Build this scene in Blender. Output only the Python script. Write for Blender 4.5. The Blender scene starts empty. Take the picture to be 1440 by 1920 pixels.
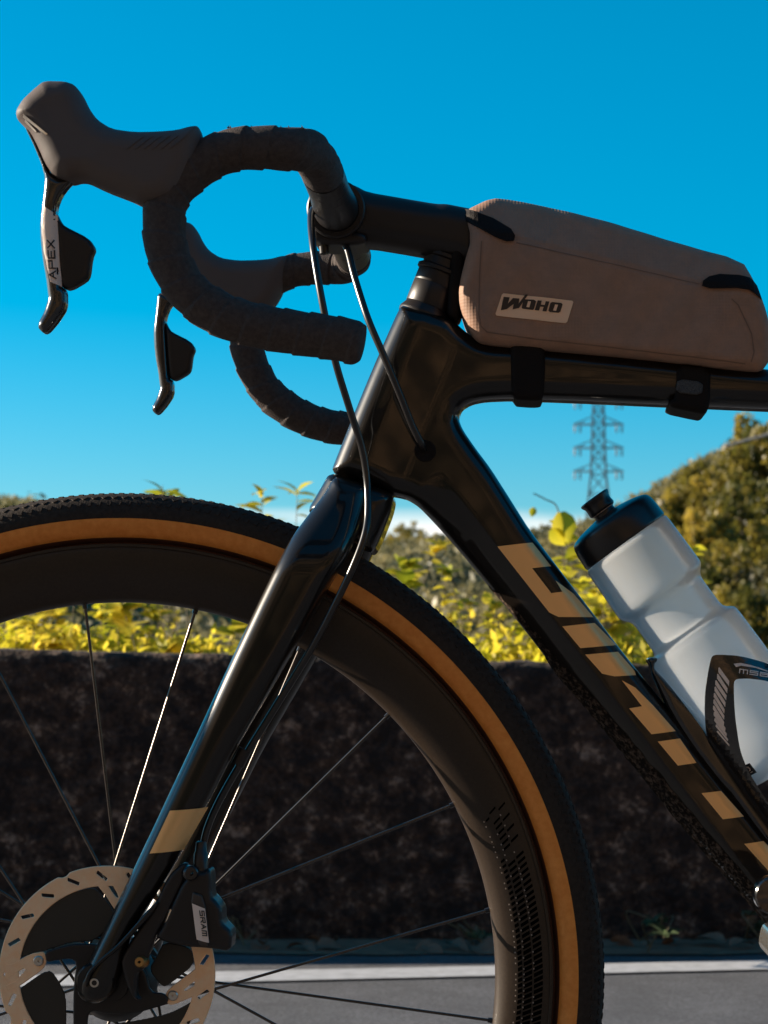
import bpy, bmesh, math, random
import numpy as np
from mathutils import Vector, Matrix, noise

random.seed(7); np.random.seed(7)
rad = math.radians
scene = bpy.context.scene
COL = scene.collection

# ------------------------------------------------------------------ camera
F, D, CH = 4107.0, 1.56, 0.5628          # focal (photo px), distance to bike plane, camera height
VX, VY = 950.0, 1250.0                   # principal point in photo px
cam_d = bpy.data.cameras.new("camera"); cam = bpy.data.objects.new("camera", cam_d); COL.objects.link(cam)
cam.location = (0, -D, CH); cam.rotation_euler = (rad(90), 0, 0)
cam_d.sensor_fit = 'HORIZONTAL'; cam_d.sensor_width = 27.0; cam_d.lens = F / 1440 * 27.0
cam_d.shift_x = -(VX - 720) / 1440; cam_d.shift_y = (VY - 960) / 1440
cam_d.clip_start = 0.05; cam_d.clip_end = 6000
cam_d.dof.use_dof = True; cam_d.dof.focus_distance = D - 0.06; cam_d.dof.aperture_fstop = 22.0
scene.camera = cam
scene.cycles.diffuse_bounces = 8; scene.cycles.max_bounces = 16
scene.render.resolution_x, scene.render.resolution_y = 768, 1024

# ------------------------------------------------------------------ light
SUN = Vector((-0.94, 0.165, 0.295)).normalized()
el = math.asin(SUN.z); az = math.atan2(SUN.x, SUN.y)
world = bpy.data.worlds.new("World"); scene.world = world; world.use_nodes = True
nt = world.node_tree; nt.nodes.clear()
N = nt.nodes.new; Lk = nt.links.new
sky = N('ShaderNodeTexSky'); sky.sky_type = 'NISHITA'; sky.sun_disc = False
sky.sun_elevation = el; sky.sun_rotation = az; sky.altitude = 300; sky.air_density = 1.0; sky.dust_density = 0.4; sky.ozone_density = 6.0
hs = N('ShaderNodeHueSaturation'); hs.inputs['Saturation'].default_value = 1.36; hs.inputs['Hue'].default_value = 0.475
Lk(sky.outputs[0], hs.inputs['Color'])
# cumulus low over the hills, all round the horizon
tc = N('ShaderNodeTexCoord'); mp = N('ShaderNodeMapping'); mp.inputs['Scale'].default_value = (7, 7, 22)
Lk(tc.outputs['Generated'], mp.inputs['Vector'])
nz = N('ShaderNodeTexNoise'); nz.inputs['Scale'].default_value = 1.0; nz.inputs['Detail'].default_value = 5; nz.inputs['Roughness'].default_value = 0.5
Lk(mp.outputs[0], nz.inputs['Vector'])
sep = N('ShaderNodeSeparateXYZ'); Lk(tc.outputs['Generated'], sep.inputs[0])
band = N('ShaderNodeMapRange'); band.inputs['From Min'].default_value = 0.073; band.inputs['From Max'].default_value = 0.061
Lk(sep.outputs['Z'], band.inputs['Value'])
cr = N('ShaderNodeValToRGB'); cr.color_ramp.elements[0].position = 0.40; cr.color_ramp.elements[1].position = 0.50
Lk(nz.outputs['Fac'], cr.inputs['Fac'])
mul = N('ShaderNodeMath'); mul.operation = 'MULTIPLY'; Lk(cr.outputs['Color'], mul.inputs[0]); Lk(band.outputs[0], mul.inputs[1])
mix = N('ShaderNodeMixRGB'); mix.inputs['Color2'].default_value = (7.6, 7.2, 6.8, 1)
Lk(mul.outputs[0], mix.inputs['Fac']); Lk(hs.outputs[0], mix.inputs['Color1'])
bg = N('ShaderNodeBackground'); bg.inputs['Strength'].default_value = 0.070
Lk(mix.outputs[0], bg.inputs['Color'])
wo = N('ShaderNodeOutputWorld'); Lk(bg.outputs[0], wo.inputs['Surface'])

sl = bpy.data.lights.new("sun", 'SUN'); sl.energy = 5.0; sl.angle = rad(0.5); sl.color = (1.0, 0.86, 0.68)
so = bpy.data.objects.new("sun", sl); COL.objects.link(so); so.location = (-20, 12, 8)
so.rotation_euler = SUN.to_track_quat('Z', 'Y').to_euler()

scene.view_settings.view_transform = 'Standard'; scene.view_settings.look = 'None'
scene.view_settings.exposure = 1.28; scene.view_settings.gamma = 1.0; scene.view_settings.use_curve_mapping = False

# ------------------------------------------------------------------ helpers
def at(px, py, Y=0.0):
    s = (D + Y) / F
    return Vector(((px - VX) * s, Y, CH + (VY - py) * s))

def link(o, parent=None):
    COL.objects.link(o)
    if parent is not None:
        o.parent = parent
        if parent.get('_root'):
            o.matrix_parent_inverse = Matrix.Translation(-parent.location)
    return o

def tag(o, label=None, cat=None, group=None, kind=None):
    for k, v in (('label', label), ('category', cat), ('group', group), ('kind', kind)):
        if v: o[k] = v
    return o

def root(name, loc, label, cat, group=None):
    o = bpy.data.objects.new(name, None); o.location = loc; o.empty_display_size = 0.05
    o['_root'] = 1; COL.objects.link(o); tag(o, label, cat, group); return o

def mesh_obj(name, verts, faces, mat, parent=None, smooth=True):
    me = bpy.data.meshes.new(name)
    me.from_pydata([tuple(v) for v in verts], [], [tuple(f) for f in faces])
    me.update()
    if smooth: me.polygons.foreach_set('use_smooth', [True] * len(me.polygons))
    if mat: me.materials.append(mat)
    return link(bpy.data.objects.new(name, me), parent)

def bm_obj(name, bm, mat, parent=None, smooth=False):
    me = bpy.data.meshes.new(name); bm.to_mesh(me); bm.free()
    if smooth: me.polygons.foreach_set('use_smooth', [True] * len(me.polygons))
    if mat: me.materials.append(mat)
    return link(bpy.data.objects.new(name, me), parent)

# ---- materials
def mat(name, color, rough=0.5, metal=0.0, coat=0.0, coat_rough=0.05, spec=0.5, bump=None, var=None, noise_scale=60, var2=None, aniso=None):
    m = bpy.data.materials.new(name); m.use_nodes = True
    t = m.node_tree; b = t.nodes['Principled BSDF']
    b.inputs['Base Color'].default_value = (*color, 1); b.inputs['Roughness'].default_value = rough
    b.inputs['Metallic'].default_value = metal; b.inputs['Specular IOR Level'].default_value = spec
    b.inputs['Coat Weight'].default_value = coat; b.inputs['Coat Roughness'].default_value = coat_rough
    tcn = t.nodes.new('ShaderNodeTexCoord')
    if var:
        n = t.nodes.new('ShaderNodeTexNoise'); n.inputs['Scale'].default_value = noise_scale; n.inputs['Detail'].default_value = 6
        n.inputs['Roughness'].default_value = 0.65
        t.links.new(tcn.outputs['Object'], n.inputs['Vector'])
        r = t.nodes.new('ShaderNodeValToRGB'); r.color_ramp.elements[0].position = 0.35; r.color_ramp.elements[1].position = 0.68
        r.color_ramp.elements[0].color = (*color, 1); r.color_ramp.elements[1].color = (*var, 1)
        t.links.new(n.outputs['Fac'], r.inputs['Fac']); t.links.new(r.outputs['Color'], b.inputs['Base Color'])
    if bump:
        n2 = t.nodes.new('ShaderNodeTexNoise'); n2.inputs['Scale'].default_value = bump[0]; n2.inputs['Detail'].default_value = 4
        t.links.new(tcn.outputs['Object'], n2.inputs['Vector'])
        bp = t.nodes.new('ShaderNodeBump'); bp.inputs['Strength'].default_value = bump[1]; bp.inputs['Distance'].default_value = bump[2]
        t.links.new(n2.outputs['Fac'], bp.inputs['Height']); t.links.new(bp.outputs['Normal'], b.inputs['Normal'])
    return m

def nodes_of(m): return m.node_tree, m.node_tree.nodes['Principled BSDF']

M = {}
M['carbon'] = mat('gloss_carbon', (0.006, 0.004, 0.003), 0.35, coat=0.65, coat_rough=0.04, spec=0.2, var=(0.009, 0.006, 0.004), noise_scale=900)
M['rubber'] = mat('hood_rubber', (0.095, 0.076, 0.071), 0.6, spec=0.25, bump=(2500, 0.25, 0.0004))
M['tape'] = mat('bar_tape_cloth', (0.046, 0.036, 0.033), 0.8, spec=0.2, bump=(1100, 0.8, 0.0008), var=(0.074, 0.058, 0.053), noise_scale=300)
M['satin'] = mat('satin_black', (0.014, 0.011, 0.011), 0.42, spec=0.4, bump=(1500, 0.1, 0.0002))
M['alloy_black'] = mat('anodised_black', (0.014, 0.012, 0.012), 0.32, spec=0.5)
M['gloss_black'] = mat('gloss_black_paint', (0.010, 0.009, 0.010), 0.2, coat=0.8)
M['hose'] = mat('hose_sheath', (0.014, 0.012, 0.012), 0.28, spec=0.6)
M['gold'] = mat('copper_gold_decal', (0.95, 0.56, 0.23), 0.30, metal=0.4, coat=0.15, coat_rough=0.05)
M['white_print'] = mat('pale_print', (0.85, 0.68, 0.58), 0.45)
M['dark_print'] = mat('dark_print', (0.015, 0.012, 0.012), 0.5)
M['steel'] = mat('brushed_rotor_steel', (1.0, 0.60, 0.33), 0.36, metal=0.12, bump=(400, 0.1, 0.0003), var=(1.0, 0.70, 0.45), noise_scale=120)
M['bolt'] = mat('bolt_steel', (0.62, 0.56, 0.50), 0.3, metal=1.0)
M['bronze'] = mat('bronze_bolt', (0.42, 0.24, 0.09), 0.4, metal=0.9)
M['spoke'] = mat('spoke_steel', (0.10, 0.085, 0.075), 0.25, metal=0.9)
M['rim'] = mat('rim_carbon', (0.020, 0.011, 0.006), 0.42, spec=0.35, coat=0.1, coat_rough=0.2, var=(0.030, 0.018, 0.010), noise_scale=500)
M['tan'] = mat('tan_sidewall', (0.74, 0.23, 0.030), 0.62, var=(0.85, 0.31, 0.055), noise_scale=160, bump=(900, 0.2, 0.0004))
M['bead'] = mat('dark_bead_band', (0.10, 0.035, 0.018), 0.6)  # dark band between the tan sidewall and the rim
M['tread'] = mat('tread_rubber', (0.024, 0.017, 0.013), 0.75, spec=0.18, bump=(700, 0.5, 0.0006), var=(0.040, 0.029, 0.022), noise_scale=300)
M['bag'] = mat('bag_fabric', (0.27, 0.160, 0.110), 0.68, spec=0.35, bump=(1600, 0.5, 0.0005), var=(0.34, 0.190, 0.125), noise_scale=90)
M['bag_label'] = mat('bag_label', (0.92, 0.58, 0.37), 0.5)
M['webbing'] = mat('strap_webbing', (0.010, 0.007, 0.006), 0.7, spec=0.15, bump=(1400, 0.6, 0.0006))
M['cap'] = mat('bottle_cap_plastic', (0.010, 0.009, 0.010), 0.3, spec=0.5)
M['mud'] = mat('dried_mud', (0.010, 0.007, 0.005), 0.9, spec=0.08, bump=(600, 1.0, 0.0012), var=(0.16, 0.11, 0.08), noise_scale=260)
_r = [n for n in M['mud'].node_tree.nodes if n.type == 'VALTORGB'][0]; _r.color_ramp.elements[0].position = 0.47; _r.color_ramp.elements[1].position = 0.75
M['chrome'] = mat('pedal_alloy', (0.66, 0.62, 0.56), 0.25, metal=1.0)

def weave(m, scale):
    t, b = nodes_of(m); tcn = t.nodes.new('ShaderNodeTexCoord')
    hts = []
    for d_ in ('X', 'Z'):
        w = t.nodes.new('ShaderNodeTexWave'); w.bands_direction = d_; w.inputs['Scale'].default_value = scale; w.inputs['Distortion'].default_value = 1.2
        t.links.new(tcn.outputs['Object'], w.inputs['Vector']); hts.append(w)
    a = t.nodes.new('ShaderNodeMath'); a.operation = 'ADD'
    t.links.new(hts[0].outputs['Fac'], a.inputs[0]); t.links.new(hts[1].outputs['Fac'], a.inputs[1])
    bp = t.nodes.new('ShaderNodeBump'); bp.inputs['Strength'].default_value = 0.14; bp.inputs['Distance'].default_value = 0.0005
    t.links.new(a.outputs[0], bp.inputs['Height']); t.links.new(bp.outputs['Normal'], b.inputs['Normal'])
weave(M['bag'], 140)

def bottle_mat():
    m = bpy.data.materials.new('milky_bottle_plastic'); m.use_nodes = True; t = m.node_tree; t.nodes.clear()
    o = t.nodes.new('ShaderNodeOutputMaterial')
    tr = t.nodes.new('ShaderNodeBsdfTranslucent'); tr.inputs['Color'].default_value = (0.99, 0.98, 0.965, 1)
    df = t.nodes.new('ShaderNodeBsdfDiffuse'); df.inputs['Color'].default_value = (0.99, 0.975, 0.955, 1)
    rf = t.nodes.new('ShaderNodeBsdfRefraction'); rf.inputs['Roughness'].default_value = 0.6; rf.inputs['IOR'].default_value = 1.02
    rf.inputs['Color'].default_value = (1, 1, 1, 1)
    gl = t.nodes.new('ShaderNodeBsdfGlossy'); gl.inputs['Roughness'].default_value = 0.22
    m1 = t.nodes.new('ShaderNodeMixShader'); m1.inputs[0].default_value = 0.06
    t.links.new(tr.outputs[0], m1.inputs[1]); t.links.new(df.outputs[0], m1.inputs[2])
    m2 = t.nodes.new('ShaderNodeMixShader'); m2.inputs[0].default_value = 0.40
    t.links.new(m1.outputs[0], m2.inputs[1]); t.links.new(rf.outputs[0], m2.inputs[2])
    fr = t.nodes.new('ShaderNodeFresnel'); fr.inputs['IOR'].default_value = 1.45
    m3 = t.nodes.new('ShaderNodeMixShader'); t.links.new(fr.outputs[0], m3.inputs[0])
    t.links.new(m2.outputs[0], m3.inputs[1]); t.links.new(gl.outputs[0], m3.inputs[2])
    t.links.new(m3.outputs[0], o.inputs['Surface'])
    return m
M['bottle'] = bottle_mat()

def leaf_mat(name, c1, c2, trans=0.55, scale=3.0):
    m = bpy.data.materials.new(name); m.use_nodes = True; t = m.node_tree; t.nodes.clear()
    o = t.nodes.new('ShaderNodeOutputMaterial')
    g = t.nodes.new('ShaderNodeTexCoord'); n = t.nodes.new('ShaderNodeTexNoise'); n.inputs['Scale'].default_value = scale; n.inputs['Detail'].default_value = 3
    oi = t.nodes.new('ShaderNodeObjectInfo')
    ad = t.nodes.new('ShaderNodeVectorMath'); ad.operation = 'ADD'
    t.links.new(g.outputs['Object'], ad.inputs[0]); t.links.new(oi.outputs['Location'], ad.inputs[1])
    t.links.new(ad.outputs[0], n.inputs['Vector'])
    r = t.nodes.new('ShaderNodeValToRGB'); r.color_ramp.elements[0].position = 0.36; r.color_ramp.elements[1].position = 0.64
    r.color_ramp.elements[0].color = (*c1, 1); r.color_ramp.elements[1].color = (*c2, 1)
    t.links.new(n.outputs['Fac'], r.inputs['Fac'])
    d = t.nodes.new('ShaderNodeBsdfPrincipled'); d.inputs['Roughness'].default_value = 0.45; d.inputs['Specular IOR Level'].default_value = 0.4
    tr = t.nodes.new('ShaderNodeBsdfTranslucent')
    t.links.new(r.outputs['Color'], d.inputs['Base Color']); t.links.new(r.outputs['Color'], tr.inputs['Color'])
    mx = t.nodes.new('ShaderNodeMixShader'); mx.inputs[0].default_value = trans
    t.links.new(d.outputs[0], mx.inputs[1]); t.links.new(tr.outputs[0], mx.inputs[2]); t.links.new(mx.outputs[0], o.inputs['Surface'])
    return m
M['leaf'] = leaf_mat('yellow_green_leaf', (0.50, 0.48, 0.020), (0.72, 0.56, 0.06), 0.6, 9)
M['leaf_green'] = leaf_mat('green_leaf', (0.28, 0.32, 0.02), (0.60, 0.48, 0.05), 0.5, 9)
M['weed'] = leaf_mat('shade_weed_leaf', (0.05, 0.08, 0.03), (0.10, 0.12, 0.06), 0.3, 9)
M['tree'] = leaf_mat('forest_leaf', (0.20, 0.165, 0.020), (0.52, 0.37, 0.055), 0.5, 0.5)
def tint_per_object(m, green, fac=0.75):
    t = m.node_tree; r = [n for n in t.nodes if n.type == 'VALTORGB'][0]; oi = [n for n in t.nodes if n.type == 'OBJECT_INFO'][0]
    mx = t.nodes.new('ShaderNodeMixRGB'); mx.inputs['Color2'].default_value = (*green, 1)
    ml = t.nodes.new('ShaderNodeMath'); ml.operation = 'MULTIPLY'; ml.inputs[1].default_value = fac
    t.links.new(oi.outputs['Random'], ml.inputs[0]); t.links.new(ml.outputs[0], mx.inputs['Fac'])
    outs = [(l.to_node, l.to_socket) for l in list(r.outputs['Color'].links)]
    t.links.new(r.outputs['Color'], mx.inputs['Color1'])
    for nd, sk in outs: t.links.new(mx.outputs[0], sk)
tint_per_object(M['tree'], (0.045, 0.060, 0.014), 0.9)
M['undergrowth'] = leaf_mat('undergrowth_shade_leaf', (0.035, 0.035, 0.010), (0.10, 0.08, 0.02), 0.3, 0.5)  # darker than the crowns, painting the shaded gaps between them
M['tree_far'] = leaf_mat('hazed_forest_leaf', (0.15, 0.14, 0.07), (0.28, 0.23, 0.10), 0.4, 0.12)  # lightened so the colour itself carries the distance haze
M['stem'] = mat('plant_stem', (0.13, 0.10, 0.05), 0.7)
M['bark'] = mat('bark', (0.06, 0.045, 0.03), 0.9, bump=(20, 0.6, 0.02))
M['dry'] = mat('dry_leaf', (0.16, 0.09, 0.055), 0.8, var=(0.24, 0.15, 0.10), noise_scale=60)
M['pylon'] = mat('galvanised_steel', (0.20, 0.17, 0.16), 0.5, metal=0.3)
M['cable'] = mat('cable', (0.35, 0.31, 0.28), 0.5)

# ---- signed-distance modelling: an outline in the side view, given thickness and rounded edges
def chaikin(p, n=1):
    p = np.asarray(p, float)
    for _ in range(n):
        q = np.roll(p, -1, 0)
        p = np.stack([0.8 * p + 0.2 * q, 0.2 * p + 0.8 * q], 1).reshape(-1, 2)
    return p

def poly_sd(P, X, Z):
    d = np.full(X.shape, 1e9); s = np.zeros(X.shape, bool)
    n = len(P)
    for i in range(n):
        a = P[i]; b = P[(i + 1) % n]
        ex, ez = b[0] - a[0], b[1] - a[1]
        wx, wz = X - a[0], Z - a[1]
        t = np.clip((wx * ex + wz * ez) / (ex * ex + ez * ez + 1e-18), 0, 1)
        d = np.minimum(d, (wx - ex * t) ** 2 + (wz - ez * t) ** 2)
        c = (a[1] > Z) != (b[1] > Z)
        if abs(ez) > 1e-12:
            s ^= c & (X < ex * (Z - a[1]) / ez + a[0])
    d = np.sqrt(d)
    return np.where(s, -d, d)

def surface_nets(Fv, org, h):
    nx, ny, nz = Fv.shape
    ins = Fv < 0
    cnt = np.zeros((nx - 1, ny - 1, nz - 1), np.int8)
    for i in (0, 1):
        for j in (0, 1):
            for k in (0, 1):
                cnt += ins[i:nx - 1 + i, j:ny - 1 + j, k:nz - 1 + k]
    act = (cnt > 0) & (cnt < 8)
    idx = np.full(act.shape, -1, np.int64); I, J, K = np.nonzero(act); idx[I, J, K] = np.arange(len(I))
    acc = np.zeros((len(I), 3)); w = np.zeros(len(I))
    cs = [(i, j, k) for i in (0, 1) for j in (0, 1) for k in (0, 1)]
    for a in cs:
        for ax in range(3):
            if a[ax]: continue
            b = list(a); b[ax] = 1
            fa = Fv[I + a[0], J + a[1], K + a[2]]; fb = Fv[I + b[0], J + b[1], K + b[2]]
            m = (fa < 0) != (fb < 0)
            t = np.where(m, fa / np.where(m, fa - fb, 1), 0)
            pt = np.array(a, float)[None, :].repeat(len(I), 0); pt[:, ax] += t
            acc += pt * m[:, None]; w += m
    V = (acc / w[:, None] + np.stack([I, J, K], 1)) * h + np.array(org)
    Q = []
    for ax in range(3):
        sl0 = [slice(None)] * 3; sl1 = [slice(None)] * 3
        sl0[ax] = slice(0, -1); sl1[ax] = slice(1, None)
        a_in = ins[tuple(sl0)]; b_in = ins[tuple(sl1)]
        o1, o2 = [(1, 2), (2, 0), (0, 1)][ax]
        ch = a_in != b_in
        e = np.array(np.nonzero(ch)).T
        ok = (e[:, o1] > 0) & (e[:, o2] > 0) & (e[:, o1] < Fv.shape[o1] - 1) & (e[:, o2] < Fv.shape[o2] - 1)
        e = e[ok]
        def cell(d1, d2):
            c = e.copy(); c[:, o1] -= d1; c[:, o2] -= d2
            return idx[c[:, 0], c[:, 1], c[:, 2]]
        q = np.stack([cell(1, 1), cell(0, 1), cell(0, 0), cell(1, 0)], 1)
        fl = ~a_in[e[:, 0], e[:, 1], e[:, 2]]
        q[fl] = q[fl][:, ::-1]
        Q.append(q)
    return V, np.concatenate(Q)

def fast_mesh(name, V, Q, m, parent, smooth=True):
    me = bpy.data.meshes.new(name)
    n, k = Q.shape
    me.vertices.add(len(V)); me.vertices.foreach_set('co', np.asarray(V, np.float32).ravel())
    me.loops.add(n * k); me.loops.foreach_set('vertex_index', Q.ravel().astype(np.int32))
    me.polygons.add(n); me.polygons.foreach_set('loop_start', np.arange(0, n * k, k, dtype=np.int32))
    me.polygons.foreach_set('loop_total', np.full(n, k, np.int32))
    me.update(calc_edges=True); me.validate()
    if smooth: me.polygons.foreach_set('use_smooth', np.ones(len(me.polygons), bool))
    if m: me.materials.append(m)
    return link(bpy.data.objects.new(name, me), parent)

def px2xz(pts, Y):
    s = (D + Y) / F
    p = np.asarray(pts, float)
    return np.stack([(p[:, 0] - VX) * s, CH + (VY - p[:, 1]) * s], 1)

class Surf: pass

def inflate(name, pts, Yc, hy, r, m, parent, vox=0.0012, Yref=None, holes=(), ch=1, hyf=None, ycf=None, mirror=False, shift=(0, 0), d2f=None):
    """pts: outline (photo px at depth Yref). hy: half thickness. r: edge rounding. hyf(X,Z)/ycf(X,Z): varying thickness / centre."""
    Yref = Yc if Yref is None else Yref
    P = px2xz(chaikin(pts, ch), Yref) + np.array(shift)
    Hs = [px2xz(chaikin(hh, ch), Yref) + np.array(shift) for hh in holes]
    sgn = -1 if mirror else 1
    pad = 3 * vox
    x0, z0 = P.min(0) - pad; x1, z1 = P.max(0) + pad
    xs = np.arange(x0, x1 + vox, vox); zs = np.arange(z0, z1 + vox, vox)
    X, Z = np.meshgrid(xs, zs, indexing='ij')
    def d2fun(X, Z):
        d = poly_sd(P, X, Z)
        for h_ in Hs: d = np.maximum(d, -poly_sd(h_, X, Z))
        return d
    hf = hyf if hyf else (lambda X, Z: np.full(X.shape, hy))
    cf = ycf if ycf else (lambda X, Z: np.full(X.shape, Yc))
    d2 = d2fun(X, Z); HY = hf(X, Z); YC = cf(X, Z) * sgn
    R = np.minimum(r, HY)
    ymin = (YC - HY).min() - pad; ymax = (YC + HY).max() + pad
    ys = np.arange(ymin, ymax + vox, vox)
    q1 = (d2 + R)[:, None, :]
    q2 = np.abs(ys[None, :, None] - YC[:, None, :]) - (HY - R)[:, None, :]
    Fv = np.minimum(np.maximum(q1, q2), 0) + np.hypot(np.maximum(q1, 0), np.maximum(q2, 0)) - R[:, None, :]
    V, Q = surface_nets(Fv, (xs[0], ys[0], zs[0]), vox)
    o = fast_mesh(name, V, Q, m, parent)
    s = Surf(); s.obj = o
    def front(x, z):
        x = np.atleast_1d(x); z = np.atleast_1d(z)
        d = d2fun(x, z); H = hf(x, z); rr = np.minimum(r, H); q = np.clip(d + rr, 0, rr * 0.995)
        return cf(x, z) * sgn - (H - rr + np.sqrt(rr * rr - q * q))
    s.front = front
    return s

def decal(name, pts, front, Yref, m, parent, off=0.0004, step=0.003, thick=0.0, ch=0, shift=(0, 0)):
    P = px2xz(chaikin(pts, ch) if ch else pts, Yref) + np.array(shift)
    bm = bmesh.new()
    f = bm.faces.new([bm.verts.new((p[0], 0, p[1])) for p in P])
    bm.normal_update(); bmesh.ops.triangulate(bm, faces=[f])
    x0, z0 = P.min(0); x1, z1 = P.max(0)
    for ax, a0, a1 in ((0, x0, x1), (2, z0, z1)):
        a = a0 + step
        while a < a1:
            co = [0, 0, 0]; no = [0, 0, 0]; co[ax] = a; no[ax] = 1
            bmesh.ops.bisect_plane(bm, geom=bm.verts[:] + bm.edges[:] + bm.faces[:], plane_co=co, plane_no=no)
            a += step
    bm.normal_update()
    for f in bm.faces:
        if f.normal.y > 0: f.normal_flip()
    vs = list(bm.verts)
    yy = front(np.array([v.co.x for v in vs]), np.array([v.co.z for v in vs]))
    for v, y in zip(vs, yy): v.co.y = float(y) - off
    if thick:
        geo = bmesh.ops.extrude_face_region(bm, geom=bm.faces[:])
        for v in geo['geom']:
            if isinstance(v, bmesh.types.BMVert): v.co.y -= thick
        bm.normal_update(); bmesh.ops.recalc_face_normals(bm, faces=bm.faces[:])
    return bm_obj(name, bm, m, parent, smooth=not thick)

FONT = {
 'S': [[(1, 1), (0, 1), (0, .5), (1, .5), (1, 0), (0, 0)]], 'R': [[(0, 0), (0, 1), (1, 1), (1, .5), (0, .5)], [(.5, .5), (1, 0)]],
 'A': [[(0, 0), (.5, 1), (1, 0)], [(.25, .38), (.75, .38)]], 'M': [[(0, 0), (0, 1), (1, 1), (1, 0)], [(.5, 1), (.5, 0)]],
 'P': [[(0, 0), (0, 1), (1, 1), (1, .45), (0, .45)]], 'E': [[(1, 1), (0, 1), (0, 0), (1, 0)], [(0, .5), (.85, .5)]],
 'X': [[(0, 0), (1, 1)], [(0, 1), (1, 0)]], 'a': [[(0, .7), (1, .7), (1, 0), (0, 0), (0, .4), (1, .4)]],
 's': [[(1, .75), (0, .75), (0, .4), (1, .4), (1, 0), (0, 0)]], 'm': [[(0, 0), (0, .75), (1, .75), (1, 0)], [(.5, .75), (.5, 0)]],
 'u': [[(0, .75), (0, 0), (1, 0), (1, .75)]], 'c': [[(1, .75), (0, .75), (0, 0), (1, 0)]],
 't': [[(.4, 1), (.4, 0), (1, 0)], [(0, .75), (.9, .75)]], 'o': [[(0, 0), (1, 0), (1, .75), (0, .75), (0, 0)]],
}
def lettering(name, word, p0, u, v, lw, gap, sw, front, Yref, m, parent, off=0.0007):
    """p0: photo px of first letter's lower-left; u, v: px vectors for one letter height; lw: letter width in heights; sw: stroke in heights."""
    V = []; Fc = []
    p0 = np.array(p0, float); u = np.array(u, float); v = np.array(v, float)
    for i, chh in enumerate(word):
        for line in FONT[chh]:
            for a, b in zip(line[:-1], line[1:]):
                a = np.array([a[0] * lw + i * (lw + gap), a[1]]); b = np.array([b[0] * lw + i * (lw + gap), b[1]])
                d_ = (b - a); L = np.hypot(*d_) + 1e-9; d_ /= L; n_ = np.array([-d_[1], d_[0]]) * sw / 2
                a = a - d_ * sw / 2; b = b + d_ * sw / 2
                base = len(V)
                for c in (a + n_, a - n_, b - n_, b + n_): V.append(p0 + u * c[0] + v * c[1])
                Fc.append((base, base + 1, base + 2, base + 3))
    P = px2xz(np.array(V), Yref); yy = front(P[:, 0], P[:, 1])
    k = np.arange(len(P)) // 4
    vs = [(p[0], float(y) - off - 0.00002 * (kk % 7), p[1]) for p, y, kk in zip(P, yy, k)]
    return mesh_obj(name, vs, Fc, m, parent, smooth=False)

def frame_of(a):
    a = Vector(a).normalized(); t = Vector((0, 1, 0)) if abs(a.y) < 0.9 else Vector((1, 0, 0))
    x = a.cross(t).normalized(); return a, x, a.cross(x).normalized()

def lathe(name, p, axis, prof, m, parent=None, n=64, smooth=True, sharp=35):
    a, x, y = frame_of(axis); p = Vector(p)
    V = []; Fc = []
    for t, r in prof:
        for i in range(n):
            th = 2 * math.pi * i / n
            V.append(p + a * t + x * (r * math.cos(th)) + y * (r * math.sin(th)))
    for j in range(len(prof) - 1):
        for i in range(n):
            k = (i + 1) % n
            Fc.append((j * n + i, j * n + k, (j + 1) * n + k, (j + 1) * n + i))
    o = mesh_obj(name, V, Fc, m, parent, smooth)
    if smooth and sharp: autosmooth(o, sharp)
    return o

def autosmooth(o, deg):
    me = o.data; bm = bmesh.new(); bm.from_mesh(me)
    bmesh.ops.recalc_face_normals(bm, faces=bm.faces[:])
    for e in bm.edges:
        if len(e.link_faces) == 2 and e.calc_face_angle(0) > rad(deg): e.smooth = False
    bm.to_mesh(me); bm.free()

def spline(pts, n=10):
    P = [np.array(p, float) for p in pts]; out = []
    for i in range(len(P) - 1):
        p0 = P[max(i - 1, 0)]; p1 = P[i]; p2 = P[i + 1]; p3 = P[min(i + 2, len(P) - 1)]
        for k in range(n):
            t = k / n
            out.append(0.5 * ((2 * p1) + (-p0 + p2) * t + (2 * p0 - 5 * p1 + 4 * p2 - p3) * t * t + (-p0 + 3 * p1 - 3 * p2 + p3) * t ** 3))
    out.append(P[-1]); return np.array(out)

def resample(P, step):
    d = np.r_[0, np.cumsum(np.linalg.norm(np.diff(P, axis=0), axis=1))]
    s = np.linspace(0, d[-1], max(3, int(d[-1] / step)))
    return np.stack([np.interp(s, d, P[:, k]) for k in range(P.shape[1])], 1), s

def sweep(name, P, rfun, m, parent=None, n=24, caps=True):
    """P: Nx3 path; rfun(i, s, theta) -> radius"""
    P = np.asarray(P); T = np.gradient(P, axis=0); T /= np.linalg.norm(T, axis=1)[:, None]
    s = np.r_[0, np.cumsum(np.linalg.norm(np.diff(P, axis=0), axis=1))]
    x = np.array(frame_of(T[0])[1]); V = []
    for i in range(len(P)):
        x = x - T[i] * x.dot(T[i]); x /= np.linalg.norm(x); y = np.cross(T[i], x)
        for k in range(n):
            th = 2 * math.pi * k / n; r = rfun(i, s[i], th)
            V.append(P[i] + (x * math.cos(th) + y * math.sin(th)) * r)
    Fc = [(i * n + k, i * n + (k + 1) % n, (i + 1) * n + (k + 1) % n, (i + 1) * n + k) for i in range(len(P) - 1) for k in range(n)]
    if caps:
        Fc.append(tuple(range(n))[::-1]); Fc.append(tuple((len(P) - 1) * n + k for k in range(n)))
    o = mesh_obj(name, V, Fc, m, parent, True); autosmooth(o, 50); return o

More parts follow.
